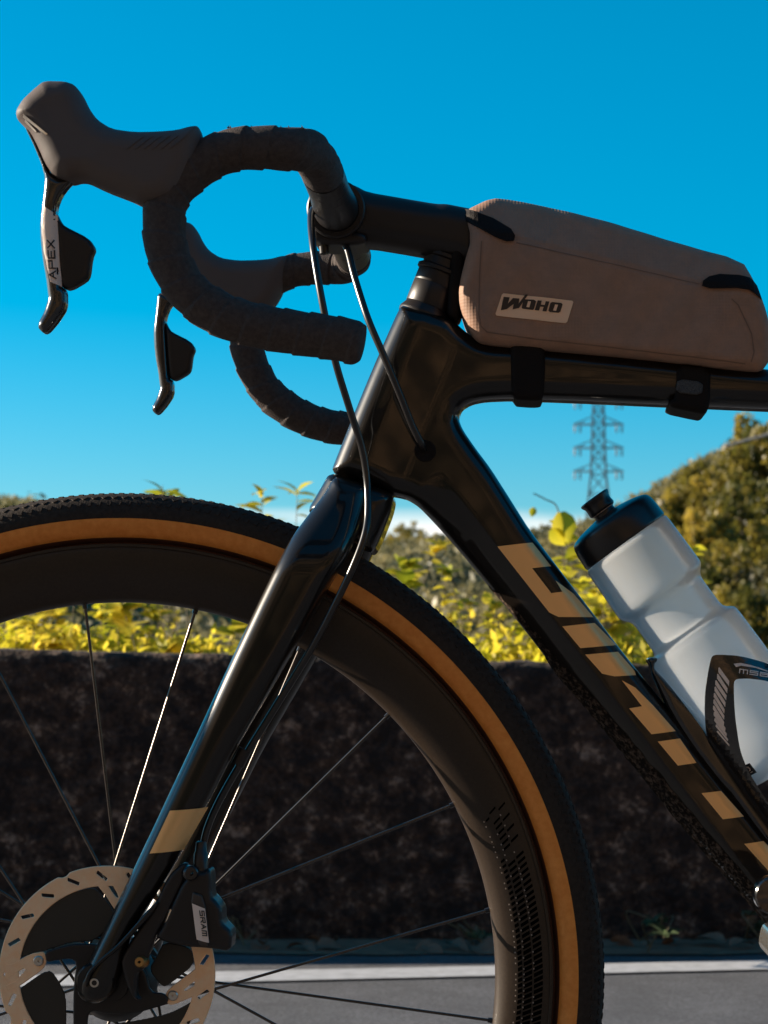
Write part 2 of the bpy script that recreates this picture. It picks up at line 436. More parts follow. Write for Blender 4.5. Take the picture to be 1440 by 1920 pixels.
def box(name, c, size, m, parent=None, rot=None, bevel=0.0):
    bm = bmesh.new(); bmesh.ops.create_cube(bm, size=1)
    bmesh.ops.scale(bm, vec=size, verts=bm.verts)
    if bevel: bmesh.ops.bevel(bm, geom=bm.edges[:], offset=bevel, segments=2, affect='EDGES')
    if rot is not None: bmesh.ops.transform(bm, matrix=rot.to_4x4(), verts=bm.verts)
    bmesh.ops.translate(bm, vec=Vector(c), verts=bm.verts)
    return bm_obj(name, bm, m, parent)

S0 = F / D                                 # px per metre in the bike plane
def pm(v): return v / S0

# ================================================================== SETTING
def ground_mat():
    m = mat('grass_ground', (0.035, 0.042, 0.015), 0.9, var=(0.08, 0.07, 0.03), noise_scale=0.6, bump=(8, 0.8, 0.05)); return m
def sheet(name, x0, x1, y0, y1, z, m):
    return tag(mesh_obj(name, [(x0, y0, z), (x1, y0, z), (x1, y1, z), (x0, y1, z)], [(0, 1, 2, 3)], m, None, False), kind='structure')
sheet('ground', -3000, 3000, -3000, 3000, -0.03, ground_mat())

def road_mat():
    m = mat('asphalt', (0.040, 0.040, 0.043), 0.85, bump=(420, 0.9, 0.004)); t, b = nodes_of(m)
    tcn = t.nodes.new('ShaderNodeTexCoord')
    v = t.nodes.new('ShaderNodeTexVoronoi'); v.inputs['Scale'].default_value = 160; t.links.new(tcn.outputs['Object'], v.inputs['Vector'])
    n = t.nodes.new('ShaderNodeTexNoise'); n.inputs['Scale'].default_value = 7; n.inputs['Detail'].default_value = 8; t.links.new(tcn.outputs['Object'], n.inputs['Vector'])
    a = t.nodes.new('ShaderNodeMath'); a.operation = 'MULTIPLY'; t.links.new(v.outputs['Distance'], a.inputs[0]); t.links.new(n.outputs['Fac'], a.inputs[1])
    r = t.nodes.new('ShaderNodeValToRGB'); r.color_ramp.elements[0].position = 0.05; r.color_ramp.elements[1].position = 0.45
    r.color_ramp.elements[0].color = (0.050, 0.050, 0.055, 1); r.color_ramp.elements[1].color = (0.120, 0.120, 0.132, 1)
    t.links.new(a.outputs[0], r.inputs['Fac']); t.links.new(r.outputs['Color'], b.inputs['Base Color'])
    return m
WY = 2.92                                   # front face of the low wall
sheet('road', -60, 60, -3.9, WY + 0.05, 0.0, road_mat())

# painted edge line, drifting slightly away to the right
pw = mat('road_paint', (0.50, 0.50, 0.52), 0.7, var=(0.36, 0.36, 0.37), noise_scale=40, bump=(300, 0.4, 0.002))
lp = [at(280, 1850, 0), at(1440, 1812, 0)]
def ground_pt(px, py):
    d = F * CH / (py - VY); return ((px - VX) * d / F, d - D)
n_line = 60
la, lb, lc_, ld = ground_pt(420, 1845), ground_pt(1440, 1821), ground_pt(420, 1825), ground_pt(1440, 1804)
def lerp_line(a, b, x):
    t = (x - a[0]) / (b[0] - a[0]); return a[1] + (b[1] - a[1]) * t
V = []; Fc = []
for i in range(241):
    x = -6 + 12 * i / 240
    w1 = 0.004 * noise.noise((x * 9, 1, 0)); w2 = 0.004 * noise.noise((x * 9, 7, 0))
    V += [(x, lerp_line(la, lb, x) + w1, 0.004), (x, lerp_line(lc_, ld, x) + w2, 0.004)]
    if i: b_ = 2 * i; Fc.append((b_ - 2, b_, b_ + 1, b_ - 1))
tag(mesh_obj('road_marking', V, Fc, pw, None, False), kind='structure')

# earth strip as wide as the wall's shadow, brown to cancel its blue
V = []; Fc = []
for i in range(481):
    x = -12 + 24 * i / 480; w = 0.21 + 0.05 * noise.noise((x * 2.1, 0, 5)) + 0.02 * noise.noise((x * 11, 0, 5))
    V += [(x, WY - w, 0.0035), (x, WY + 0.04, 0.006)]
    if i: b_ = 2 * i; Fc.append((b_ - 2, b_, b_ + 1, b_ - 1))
tag(mesh_obj('shade_offset_verge', V, Fc, mat('shade_offset_earth', (0.30, 0.16, 0.10), 0.95, var=(0.12, 0.075, 0.05), noise_scale=22, bump=(160, 1.0, 0.006)), None, False), kind='structure')

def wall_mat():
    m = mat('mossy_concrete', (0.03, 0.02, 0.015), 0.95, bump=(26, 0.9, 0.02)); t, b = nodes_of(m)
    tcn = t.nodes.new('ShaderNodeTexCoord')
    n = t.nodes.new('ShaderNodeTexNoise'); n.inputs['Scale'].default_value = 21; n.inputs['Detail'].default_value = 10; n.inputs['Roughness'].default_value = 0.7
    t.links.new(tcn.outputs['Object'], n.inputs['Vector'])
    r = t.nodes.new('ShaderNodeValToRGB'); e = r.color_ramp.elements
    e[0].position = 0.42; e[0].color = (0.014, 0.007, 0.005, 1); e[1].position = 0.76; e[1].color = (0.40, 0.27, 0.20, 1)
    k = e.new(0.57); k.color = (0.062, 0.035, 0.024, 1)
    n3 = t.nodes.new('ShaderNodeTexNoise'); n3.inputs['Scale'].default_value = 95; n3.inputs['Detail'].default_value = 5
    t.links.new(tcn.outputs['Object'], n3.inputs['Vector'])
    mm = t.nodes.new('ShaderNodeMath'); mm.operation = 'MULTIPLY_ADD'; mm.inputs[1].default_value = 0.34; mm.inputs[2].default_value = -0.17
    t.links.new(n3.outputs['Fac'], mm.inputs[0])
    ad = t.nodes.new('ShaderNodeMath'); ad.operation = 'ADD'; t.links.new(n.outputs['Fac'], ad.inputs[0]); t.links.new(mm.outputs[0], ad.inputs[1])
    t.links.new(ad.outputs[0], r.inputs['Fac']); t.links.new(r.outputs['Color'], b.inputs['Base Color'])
    return m
def build_wall():
    """low concrete parapet, rough cast, uneven arris"""
    xs = np.linspace(-9, 9, 1100); V = []; Fc = []
    sec = [(0.0, 0.0), (0.0, 0.2), (0.0, 0.4), (0.0, 0.52), (0.0, 0.55), (0.004, 0.568), (0.018, 0.578), (0.06, 0.58), (0.14, 0.58), (0.20, 0.575), (0.21, 0.54), (0.21, -0.5)]
    m_ = len(sec)
    for x in xs:
        drop = 0.0066 * (x + 0.1) * 4.48 / 1.0
        drop = -0.024 * (x + 0.25)
        for j, (y, z) in enumerate(sec):
            nn = noise.fractal(Vector((x * 5, y * 5, z * 5)), 1, 2, 4)
            zz = z + (drop if z > 0.3 else 0) + (0.006 * noise.noise((x * 14, j, 3)) if 3 < j < 10 else 0)
            V.append((x, WY + y + 0.010 * nn * (1 if j < 7 else 0.3), zz))
    for i in range(len(xs) - 1):
        for j in range(m_ - 1):
            a = i * m_ + j; Fc.append((a, a + m_, a + m_ + 1, a + 1))
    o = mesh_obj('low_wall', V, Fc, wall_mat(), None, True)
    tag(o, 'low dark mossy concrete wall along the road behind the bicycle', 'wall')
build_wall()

# unseen slope added behind the camera to bounce warm light; hills beyond the wall
def terrain(name, xs, ys, hf, m):
    V = [(x, y, hf(x, y)) for y in ys for x in xs]; n = len(xs)
    Fc = [(j * n + i, j * n + i + 1, (j + 1) * n + i + 1, (j + 1) * n + i) for j in range(len(ys) - 1) for i in range(n - 1)]
    return tag(mesh_obj(name, V, Fc, m, None, True), kind='structure')
hill_m = mat('bounce_slope_earth', (0.025, 0.028, 0.010), 0.95, var=(0.34, 0.19, 0.09), noise_scale=0.55, bump=(6, 1.0, 0.3))
_r = [n for n in hill_m.node_tree.nodes if n.type == 'VALTORGB'][0]; _r.color_ramp.elements[0].position = 0.44; _r.color_ramp.elements[1].position = 0.58
terrain('bounce_hillside', np.linspace(-70, 70, 90), np.linspace(-26, -3.6, 30),
        lambda x, y: max(-0.02, (-3.9 - y) * 0.95 + 0.5 * noise.fractal(Vector((x * .3, y * .3, 0)), 1, 2, 4)), hill_m)
def hill_h(x, y):
    px = VX + x * F / (y + D)
    tbl = [(-1500, 930), (-100, 935), (60, 945), (200, 1010), (500, 1015), (660, 1035), (760, 1004), (860, 1008), (1000, 1005), (1100, 990), (1200, 945), (1300, 880), (1440, 810), (1700, 700), (2600, 500)]
    top = np.interp(px, [a for a, _ in tbl], [b for _, b in tbl])
    hr = CH + (VY - top) * (175 + D) / F - 1.2
    t = min(1, max(0, (y - 45) / 130)); t = t * t * (3 - 2 * t)
    if y > 175: t = max(0, 1 - (y - 175) / 400)
    return -2.0 + (hr + 2.0) * t + 0.6 * noise.fractal(Vector((x * .07, y * .07, 3)), 1, 2, 4)
far_ground = mat('far_hill_scrub', (0.13, 0.12, 0.06), 0.95, var=(0.22, 0.18, 0.08), noise_scale=0.15, bump=(0.6, 1.0, 1.0))
terrain('hills', np.linspace(-110, 110, 130), np.r_[np.linspace(30, 190, 60), np.linspace(200, 520, 20)], hill_h, far_ground)

# ================================================================== VEGETATION
def leaf_cloud(name, clumps, per, size, m, parent=None, flat=0.5):
    """many small two-triangle leaves scattered in clumps: clumps = [(centre, radius)]"""
    n = len(clumps) * per
    C = np.repeat(np.array([c for c, _ in clumps], float), per, 0); R = np.repeat(np.array([r for _, r in clumps], float), per)
    d_ = np.random.normal(size=(n, 3)); d_ /= np.linalg.norm(d_, axis=1)[:, None]
    C = C + d_ * (R * np.random.rand(n) ** 0.4)[:, None] * np.array([1, 1, 0.75])
    u = np.random.normal(size=(n, 3)); u /= np.linalg.norm(u, axis=1)[:, None]
    w = np.cross(u, np.random.normal(size=(n, 3))); w /= np.linalg.norm(w, axis=1)[:, None]
    s = size * (0.6 + 0.8 * np.random.rand(n))[:, None]
    V = np.stack([C - u * s, C + w * s * flat, C + u * s, C - w * s * flat], 1).reshape(-1, 3)
    Q = np.arange(n * 4).reshape(-1, 4)
    return fast_mesh(name, V, Q, m, parent, smooth=False)

def crown_clumps(rx, rz, k, rc):
    out = []
    while len(out) < k:
        p = np.random.uniform(-1, 1, 3); L = np.linalg.norm(p)
        if L > 1 or L < 0.35: continue
        out.append((p * np.array([rx, rx, rz]) + np.array([0, 0, 0]), rc * random.uniform(0.6, 1.3)))
    return out

tree_proto = []
for v in range(4):
    rx, rz = [(2.2, 2.6), (2.8, 2.3), (1.9, 3.0), (2.5, 2.5)][v]
    h0 = 2.2 + rz
    cl = [(c + np.array([0, 0, h0]), r) for c, r in crown_clumps(rx, rz, 46, 0.62)]
    me_c = leaf_cloud('crown', cl, 70, 0.15, M['tree'])
    V = []; Fc = []
    def limb(a, b, r0, r1, n=7):
        base = len(V); ax, x, y = frame_of(Vector(b) - Vector(a))
        for p, r in ((Vector(a), r0), (Vector(b), r1)):
            for i in range(n):
                th = 2 * math.pi * i / n; V.append(p + x * r * math.cos(th) + y * r * math.sin(th))
        for i in range(n): Fc.append((base + i, base + (i + 1) % n, base + n + (i + 1) % n, base + n + i))
    limb((0, 0, -1), (0.1, 0, h0 * 0.6), 0.22, 0.14); limb((0.1, 0, h0 * 0.6), (0, 0.1, h0 + rz * 0.5), 0.14, 0.04)
    for q in range(5):
        th = q * 1.3; limb((0.1, 0, h0 * (0.5 + 0.08 * q)), (math.cos(th) * rx * .7, math.sin(th) * rx * .7, h0 + rz * 0.2 * (q - 2)), 0.08, 0.02)
    me_t = mesh_obj('trunk', V, Fc, M['bark'])
    tree_proto.append((me_c.data, me_t.data)); bpy.data.objects.remove(me_c); bpy.data.objects.remove(me_t)

def place_tree(px, top, d, v, label, scale=1.0, group='trees on the forest slope'):
    Y = d - D; p = at(px, top, Y); rz = [(2.2, 2.6), (2.8, 2.3), (1.9, 3.0), (2.5, 2.5)][v][1]
    base = p.z - (2.2 + 2 * rz + 0.3) * scale
    t = bpy.data.objects.new('forest_tree', None); t.location = (p.x, Y, base); zf = random.uniform(0.95, 1.45); t.scale = (scale * 0.86, scale * 0.86, scale * zf); base = p.z - (2.2 + 2 * rz + 0.3) * scale * zf; t.location.z = base
    t.rotation_euler.z = random.uniform(0, 6.28); COL.objects.link(t); tag(t, label, 'tree', group)
    for nm, me in (('crown', tree_proto[v][0]), ('trunk', tree_proto[v][1])):
        o = bpy.data.objects.new(nm, me); COL.objects.link(o); o.parent = t
slope_lab = 'rounded tree crown on the forest slope to the right of the bottle'
TREES = [(1245, 905, 95, 0, .75), (1225, 950, 92, 3, .7), (1290, 870, 96, 2, .8), (1325, 850, 95, 1, .8), (1365, 830, 96, 3, .8), (1400, 768, 97, 2, .85), (1440, 772, 96, 0, .9),
         (1490, 740, 96, 1, 1), (1550, 700, 98, 2, 1), (1270, 960, 84, 1, .7), (1330, 930, 83, 0, .75), (1390, 890, 84, 3, .8), (1440, 860, 85, 1, .85), (1500, 840, 85, 0, .9),
         (1255, 1030, 74, 2, .6), (1310, 1020, 73, 3, .65), (1370, 985, 74, 1, .7), (1430, 965, 74, 2, .75), (1490, 940, 75, 0, .8), (1290, 1110, 64, 0, .55), (1350, 1090, 64, 2, .6), (1420, 1070, 64, 3, .65), (1480, 1050, 64, 1, .7),
         (1230, 1060, 86, 1, .6), (1190, 1000, 100, 3, .6), (1560, 860, 84, 3, 1), (1600, 780, 95, 1, 1)]
for px, ty, d_, v, sc in TREES: place_tree(px, ty, d_, v, slope_lab, sc)
for px, ty, d_, v, sc, lab in [(10, 925, 100, 0, .55, 'dark tree top above the tyre at the left edge'), (48, 942, 102, 2, .5, 'small dark tree top beside the taller one left of the tyre'),
                               (765, 972, 150, 3, .62, 'lone dark tree on the hill seen under the head tube'), (845, 992, 150, 1, .6, 'broad tree on the ridge beside the down tube')]:
    place_tree(px, ty, d_, v, lab, sc, None)

# far woods that read as one mass on the hills
cl = []
for _ in range(5200):
    Y = 50 + 128 * random.random() ** 0.7; px = random.uniform(-1500, 2600) if _ > 2600 else random.uniform(-150, 1650); x = (px - VX) * (Y + D) / F
    cl.append(((x, Y, hill_h(x, Y) + 0.3), random.uniform(0.5, 1.3)))
tag(leaf_cloud('hill_woods', cl, 26, 0.28, M['tree_far']), 'hazy woods and scrub covering the hills beyond the wall', 'woods', kind='stuff')
cl = []
for _ in range(900):
    px = random.uniform(1170, 1700); d_ = random.uniform(62, 108)
    top = np.interp(px, [1170, 1240, 1440, 1700], [1040, 960, 830, 720]) + (108 - d_) * 6
    p = at(px, random.uniform(top + 20, 1270), d_ - D + 2); cl.append((tuple(p), random.uniform(0.5, 1.0)))
tag(leaf_cloud('slope_undergrowth', cl, 50, 0.17, M['undergrowth']), 'dense undergrowth between the trees of the forest slope', 'undergrowth', kind='stuff')

# leafy weeds growing behind the wall
def leaf_mesh(L, W, curl, fold):
    V = []; Fc = []; n = 5
    for i in range(n + 1):
        t = i / n; w = W * math.sin(math.pi * (0.06 + 0.94 * t) ** 0.8) if i < n else 0.0
        zc = -curl * L * t * t
        V += [(-w, t * L, zc + fold * w), (0, t * L, zc), (w, t * L, zc + fold * w)]
    for i in range(n):
        a = 3 * i; Fc += [(a, a + 1, a + 4, a + 3), (a + 1, a + 2, a + 5, a + 4)]
    return V, Fc
LEAFS = {}
for key, (L, W, c, f) in {'narrow': (.058, .0085, .35, .35), 'oval': (.040, .0115, .25, .3), 'broad': (.055, .021, .2, .25), 'small': (.024, .0075, .2, .3)}.items():
    for mk in ('leaf', 'leaf_green', 'weed'):
        V, Fc = leaf_mesh(L, W, c, f); o = mesh_obj('leaf', V, Fc, M[mk]); LEAFS[key, mk] = o.data; bpy.data.objects.remove(o)

def orient(dirv, up):
    y = dirv.normalized(); x = y.cross(up)
    if x.length < 1e-4: x = Vector((1, 0, 0))
    x.normalize(); z = x.cross(y); return Matrix((x, y, z)).transposed()

def shrub(px, top, d, spread, nst, kind, mk, label, group, nleaf=60, fill=0, base=None, name='leafy_weed', lean=0.0):
    Y = d - D; p = at(px, top, Y); zb = 0.28 if base is None else base; H = p.z - zb
    r = root(name, (p.x, Y, zb), label, 'plant', group)
    V = []; Fc = []; spots = []
    for s_ in range(nst):
        a = Vector((p.x + random.gauss(0, spread * .35), Y + random.gauss(0, .06), zb))
        tip = Vector((p.x + lean * H + random.gauss(0, spread * .7), Y + random.gauss(0, .10), zb + H * (1 if s_ == 0 else random.uniform(0.45, 0.97))))
        mid = (a + tip) / 2 + Vector((random.gauss(0, .03), random.gauss(0, .03), 0.04))
        pts = spline([a, mid, tip], 6)
        for q in range(len(pts) - 1):
            base_i = len(V); ax, x, y = frame_of(Vector(pts[q + 1]) - Vector(pts[q]))
            r0 = 0.0022 * (1 - q / len(pts) * .7)
            for pp in (pts[q], pts[q + 1]):
                for i in range(5):
                    th = 2 * math.pi * i / 5; V.append(Vector(pp) + x * r0 * math.cos(th) + y * r0 * math.sin(th))
            for i in range(5): Fc.append((base_i + i, base_i + (i + 1) % 5, base_i + 5 + (i + 1) % 5, base_i + 5 + i))
        spots.append(pts); mesh_obj('stem', V, Fc, M['stem'], r); V = []; Fc = []
    for k in range(nleaf):
        pts = spots[k % nst]
        t = 1 - random.random() ** 1.6 * 0.85
        if k < nst * 5: t = random.uniform(0.93, 1.0)
        f_ = t * (len(pts) - 1); i = min(int(f_), len(pts) - 2); c = Vector(pts[i]) * (1 - f_ + i) + Vector(pts[i + 1]) * (f_ - i)
        ang = k * 2.4 + random.random(); out = Vector((math.cos(ang), math.sin(ang), random.uniform(0.0, 1.0))).normalized()
        mk2 = 'leaf_green' if mk == 'leaf' and random.random() < 0.45 else mk
        o = bpy.data.objects.new('leaf', LEAFS[kind, mk2]); COL.objects.link(o); o.parent = r
        sc = random.uniform(0.65, 1.15)
        m4 = orient(out, Vector((random.gauss(0, .5), random.gauss(0, .5), 1))).to_4x4()
        o.matrix_local = Matrix.Translation(c - r.location) @ m4 @ Matrix.Scale(sc, 4)
    if fill:
        cl = [((p.x + random.gauss(0, spread * .8), Y + random.gauss(0.05, .12), zb + H * random.uniform(0.15, 0.72)), 0.07) for _ in range(26)]
        o = leaf_cloud('foliage', cl, fill, 0.014, M[mk], r); o['kind'] = 'stuff'
    return r

ORD = ['first', 'second', 'third', 'fourth', 'fifth', 'sixth', 'seventh', 'eighth']
wl = 'yellow green weeds crowding the wall top seen through the wheel'
G1 = 'weeds seen through the spokes'
for px, top, d, sp, kd in [(-30, 1090, 4.95, .12, 'oval'), (60, 1085, 4.9, .12, 'small'), (135, 1100, 4.85, .10, 'narrow'), (205, 1090, 4.95, .12, 'oval'), (275, 1085, 4.9, .12, 'small'), (345, 1120, 4.95, .10, 'oval'), (0, 1120, 4.78, .12, 'narrow'), (230, 1140, 4.76, .12, 'broad')]:
    k = sorted([-30, 60, 135, 205, 275, 345, 0, 230]).index(px)
    shrub(px, top, d, sp, 6, kd, 'leaf', 'yellow green weed on the wall seen through the wheel, %s from the left' % ORD[k], G1, 130, 45)
shrub(425, 1150, 4.85, .05, 3, 'broad', 'leaf', 'round leaved plant on the wall just left of the fork blade', None, 26)
for px, top, lab in [(292, 908, 'tall weed whose tip just clears the top of the tyre'), (345, 918, 'shorter weed tip beside the first one above the tyre'), (487, 922, 'spiky weed tip above the tyre left of the fork crown'), (562, 905, 'tall weed with drooping leaves against the sky beside the fork crown'), (590, 945, 'weed close against the fork crown')]:
    shrub(px, top, 5.1, .03, 3, 'narrow', 'leaf_green' if px < 400 else 'leaf', lab, None, 46, 0)
ml = 'yellow weeds above the wall between tyre and down tube'
for px, top, d, sp, kd, mk in [(760, 1060, 5.3, .10, 'broad', 'leaf_green'), (835, 1010, 5.4, .08, 'oval', 'leaf'), (880, 1120, 4.95, .10, 'small', 'leaf'), (940, 1140, 4.85, .10, 'small', 'leaf'), (1010, 1130, 4.9, .10, 'oval', 'leaf')]:
    k = [760, 835, 880, 940, 1010].index(px)
    shrub(px, top, d, sp, 5, kd, mk, 'yellow weed above the wall between tyre and down tube, %s from the left' % ORD[k], 'weeds between tyre and down tube', 95, 45 if top > 1100 else 10)
rl = 'yellow leaved vine growing up between down tube and bottle'
for px, top, d, sp, kd in [(1050, 985, 4.9, .05, 'broad'), (1085, 1050, 4.85, .06, 'broad'), (1130, 1090, 4.9, .07, 'oval'), (1180, 1130, 4.85, .08, 'small'), (1090, 1120, 4.8, .08, 'oval')]:
    k = sorted([1050, 1085, 1130, 1180, 1090]).index(px)
    shrub(px, top, d, sp, 4, kd, 'leaf', 'yellow leaved vine between down tube and bottle, %s from the left' % ORD[k], 'vines between down tube and bottle', 80, 34)
shrub(1305, 1025, 5.3, .04, 3, 'oval', 'leaf', 'yellow leaf sprig just right of the bottle shoulder', None, 26)
shrub(1390, 1165, 5.3, .05, 3, 'oval', 'leaf_green', 'green sprig low on the right behind the bottle', None, 22)
# one big leaf reaching into the sky
p = at(1043, 985, 3.35); r = root('vine_shoot', p, 'single large yellow vine leaf against the sky above the down tube', 'plant')
for dx, dz, sc, an in [(0.01, 0.03, 1.35, 2.9), (-0.012, -0.01, 0.9, 2.4), (-0.05, 0.04, 0.42, 3.4)]:
    o = bpy.data.objects.new('leaf', LEAFS['broad', 'leaf']); COL.objects.link(o); o.parent = r
    o.matrix_local = Matrix.Translation((dx, 0, dz)) @ Matrix.Rotation(an, 4, 'Y') @ Matrix.Rotation(rad(80), 4, 'X') @ Matrix.Scale(sc, 4)
sweep('tendril', spline([at(1000, 925, 3.35), at(1022, 936, 3.35), at(1045, 952, 3.35), at(1052, 1010, 3.37), at(1060, 1080, 3.4)], 6), lambda i, s, t: 0.0015, M['stem'], r, 6)

# the same low weeds go on along the wall to both sides
cl = [((random.choice([random.uniform(-5, -1.3), random.uniform(0.75, 4)]), WY + random.uniform(0.16, 0.5), 0.5 + 0.16 * random.random()), 0.05) for _ in range(420)]
tag(leaf_cloud('wall_weeds', cl, 26, 0.020, M['leaf']), 'yellow green weeds running on along the wall', 'weeds', kind='stuff')
# weeds and litter at the foot of the wall
for px, d, sp, lab in [(1215, 4.40, .03, 'small dark weed at the wall foot right of the tyre'), (1432, 4.41, .04, 'dark weed at the wall foot at the right edge'), (905, 4.42, .03, 'tiny weed at the wall foot inside the rim'), (445, 4.42, .03, 'tiny weed at the wall foot beside the brake caliper')]:
    top = 1715 if px > 1000 else 1745
    shrub(px, top, d, sp, 4, 'small' if px < 1000 else 'oval', 'weed', lab, None, 18, 0, base=0.0, name='wall_weed')
for i in range(22):
    px = random.choice([random.uniform(440, 660), random.uniform(790, 910), random.uniform(1130, 1440)]); d = random.uniform(4.30, 4.43)
    V, Fc = leaf_mesh(.06, .016, .5, .5)
    o = mesh_obj('dry_leaf', V, Fc, M['dry']); o.location = ((px - VX) * d / F, d - D, 0.012)
    o.rotation_euler = (random.gauss(0, .4), random.gauss(0, .4), random.uniform(0, 6.28)); s_ = random.uniform(.6, 1.3); o.scale = (s_,) * 3
    tag(o, 'fallen brown leaf lying along the foot of the wall', 'leaf', 'fallen leaves along the wall')

# ================================================================== PYLON
def pylon():
    d = 380.0; Y = d - D; u = d / F                       # metres per photo px there
    base = at(1122, 1010, Y); r = root('transmission_tower', base, 'steel lattice power pylon on the skyline under the top tube', 'pylon')
    def z_of(py): return CH + (VY - py) * u
    def bars(name, segs, w):
        V = []; Fc = []
        for a, b in segs:
            ax, x, y = frame_of(Vector(b) - Vector(a)); bi = len(V)
            for p_ in (Vector(a), Vector(b)):
                for sx, sy in ((1, 1), (-1, 1), (-1, -1), (1, -1)): V.append(p_ + x * w * sx + y * w * sy)
            for i in range(4): Fc.append((bi + i, bi + (i + 1) % 4, bi + 4 + (i + 1) % 4, bi + 4 + i))
        return mesh_obj(name, V, Fc, M['pylon'], r, False)
    X = base.x
    lev = [(1060, 30), (1010, 25), (960, 21), (925, 18), (890, 14), (860, 13), (838, 12), (815, 11.5), (792, 11), (770, 10), (748, 9), (728, 6), (712, 1)]
    pt = lambda k, sx, sy: Vector((X + lev[k][1] * u * sx, Y + lev[k][1] * u * sy, z_of(lev[k][0])))
    for sx in (-1, 1):
        for sy in (-1, 1): bars('leg', [(pt(k, sx, sy), pt(k + 1, sx, sy)) for k in range(len(lev) - 1)], 0.13)
    seg = []
    for k in range(len(lev) - 1):
        for sy in (-1, 1): seg += [(pt(k, -1, sy), pt(k + 1, 1, sy)), (pt(k, 1, sy), pt(k + 1, -1, sy)), (pt(k, -1, sy), pt(k, 1, sy))]
        for sx in (-1, 1): seg += [(pt(k, sx, -1), pt(k + 1, sx, 1)), (pt(k, sx, 1), pt(k + 1, sx, -1))]
    bars('bracing', seg, 0.06)
    for py in (884, 840, 796, 752):
        for sx in (-1, 1):
            tip = Vector((X + sx * 47 * u, Y, z_of(py))); z0 = z_of(py)
            a1 = Vector((X + sx * 12 * u, Y - 10 * u, z0)); a2 = Vector((X + sx * 12 * u, Y + 10 * u, z0)); a3 = Vector((X + sx * 11 * u, Y, z_of(py - 15)))
            arm = bars('cross_arm', [(a1, tip), (a2, tip), (a3, tip), ((a1 + tip) / 2, (a3 + tip) / 2), ((a1 + tip * 2) / 3, (a3 + tip * 2) / 3)], 0.09)
            for off in (44, 34):
                t0 = Vector((X + sx * off * u, Y, z0))
                lathe('insulator', t0, (0, 0, -1), [(0, .02), (.05, .18), (.3, .12), (.6, .2), (.9, .12), (1.2, .2), (1.5, .03)], M['pylon'], r, 8, True, 0)
pylon()
c0 = at(1362, 836, 30); c1 = at(1452, 812, 30)
o = sweep('overhead_cable', np.array([c0 + (c0 - c1) * .02, c0, (c0 + c1) / 2, c1, c1 + (c1 - c0) * 3]), lambda i, s, t: 0.022, M['cable'], None, 8)
tag(o, 'pale cable crossing in front of the trees at the upper right', 'cable')

# ================================================================== BICYCLE
WC = at(230, 1828, 0)                        # wheel centre
bike = root('bicycle', (WC.x, 0, 0), 'black carbon road bicycle with drop bars and tan wall tyre standing on the road', 'bicycle')

# ---- frame
FR = [(800, 588), (770, 580), (754, 577), (742, 600), (700, 695), (660, 792), (635, 855), (622, 888), (660, 902), (700, 914), (728, 930), (745, 932), (765, 937), (785, 950), (811, 977), (856, 1027),
      (914, 1097), (978, 1174), (1044, 1260), (1100, 1325), (1200, 1447), (1300, 1570), (1440, 1730), (1700, 2030), (1760, 2085), (1820, 2108), (1885, 2090), (1915, 2040), (1925, 1980), (2268, 780), (2280, 715), (2262, 690), (2210, 690), (2190, 712), (2150, 725),
      (1640, 710), (1440, 697), (1200, 672), (1050, 657), (960, 650), (920, 648), (895, 640), (875, 627), (860, 614), (848, 602)]
FR_HOLE = [(1440, 1566), (1330, 1428), (1235, 1308), (1170, 1228), (1100, 1136), (1044, 1063), (994, 997), (955, 935), (920, 880), (892, 843), (868, 808), (860, 787), (866, 768), (885, 757), (910, 752), (960, 750), (1100, 755), (1250, 762),
           (1440, 770), (1640, 778), (2120, 795), (2165, 815), (2172, 850), (1850, 1960), (1825, 1985), (1795, 1980), (1750, 1938), (1560, 1712)]
crease = px2xz([(835, 900), (1340, 1560)], 0); cdir = (crease[1] - crease[0]) / np.linalg.norm(crease[1] - crease[0])
htop, hbot = px2xz([(797, 592), (677, 907)], 0)
hdir = (hbot - htop) / np.linalg.norm(hbot - htop)
def frame_hy(X, Z):
    H = np.full(X.shape, 0.0215)
    # head tube is a little fatter
    dh = np.abs((X - htop[0]) * -hdir[1] + (Z - htop[1]) * hdir[0]); H = H + 0.004 * np.clip(1 - dh / 0.030, 0, 1)
    s = (X - crease[0][0]) * cdir[1] - (Z - crease[0][1]) * cdir[0]     # + towards the lower edge
    al = (X - crease[0][0]) * cdir[0] + (Z - crease[0][1]) * cdir[1]
    k = np.clip((al + 0.01) / 0.04, 0, 1)
    return np.where(True, H - k * np.clip(-s, 0, 0.03) * 0.0 - k * np.clip(s, 0, 0.03) * 0.0, H)
s_sign = 1 if ((0 - 0) == 0) else 1
def down_lower(X, Z):
    """signed distance below the crease of the down tube (positive towards the ground side)"""
    nrm = np.array([cdir[1], -cdir[0]])            # points left/down for this heading
    if nrm[1] > 0: nrm = -nrm
    return (X - crease[0][0]) * nrm[0] + (Z - crease[0][1]) * nrm[1], (X - crease[0][0]) * cdir[0] + (Z - crease[0][1]) * cdir[1]
def frame_hy2(X, Z):
    H = frame_hy(X, Z); s, al = down_lower(X, Z)
    k = np.clip((al + 0.005) / 0.05, 0, 1)
    return np.maximum(H - k * np.clip(s, 0, 0.03) * 0.62, 0.006)
frame = inflate('frame', FR, 0, 0.0215, 0.0135, M['carbon'], bike, vox=0.0014, hyf=frame_hy2, holes=[FR_HOLE])

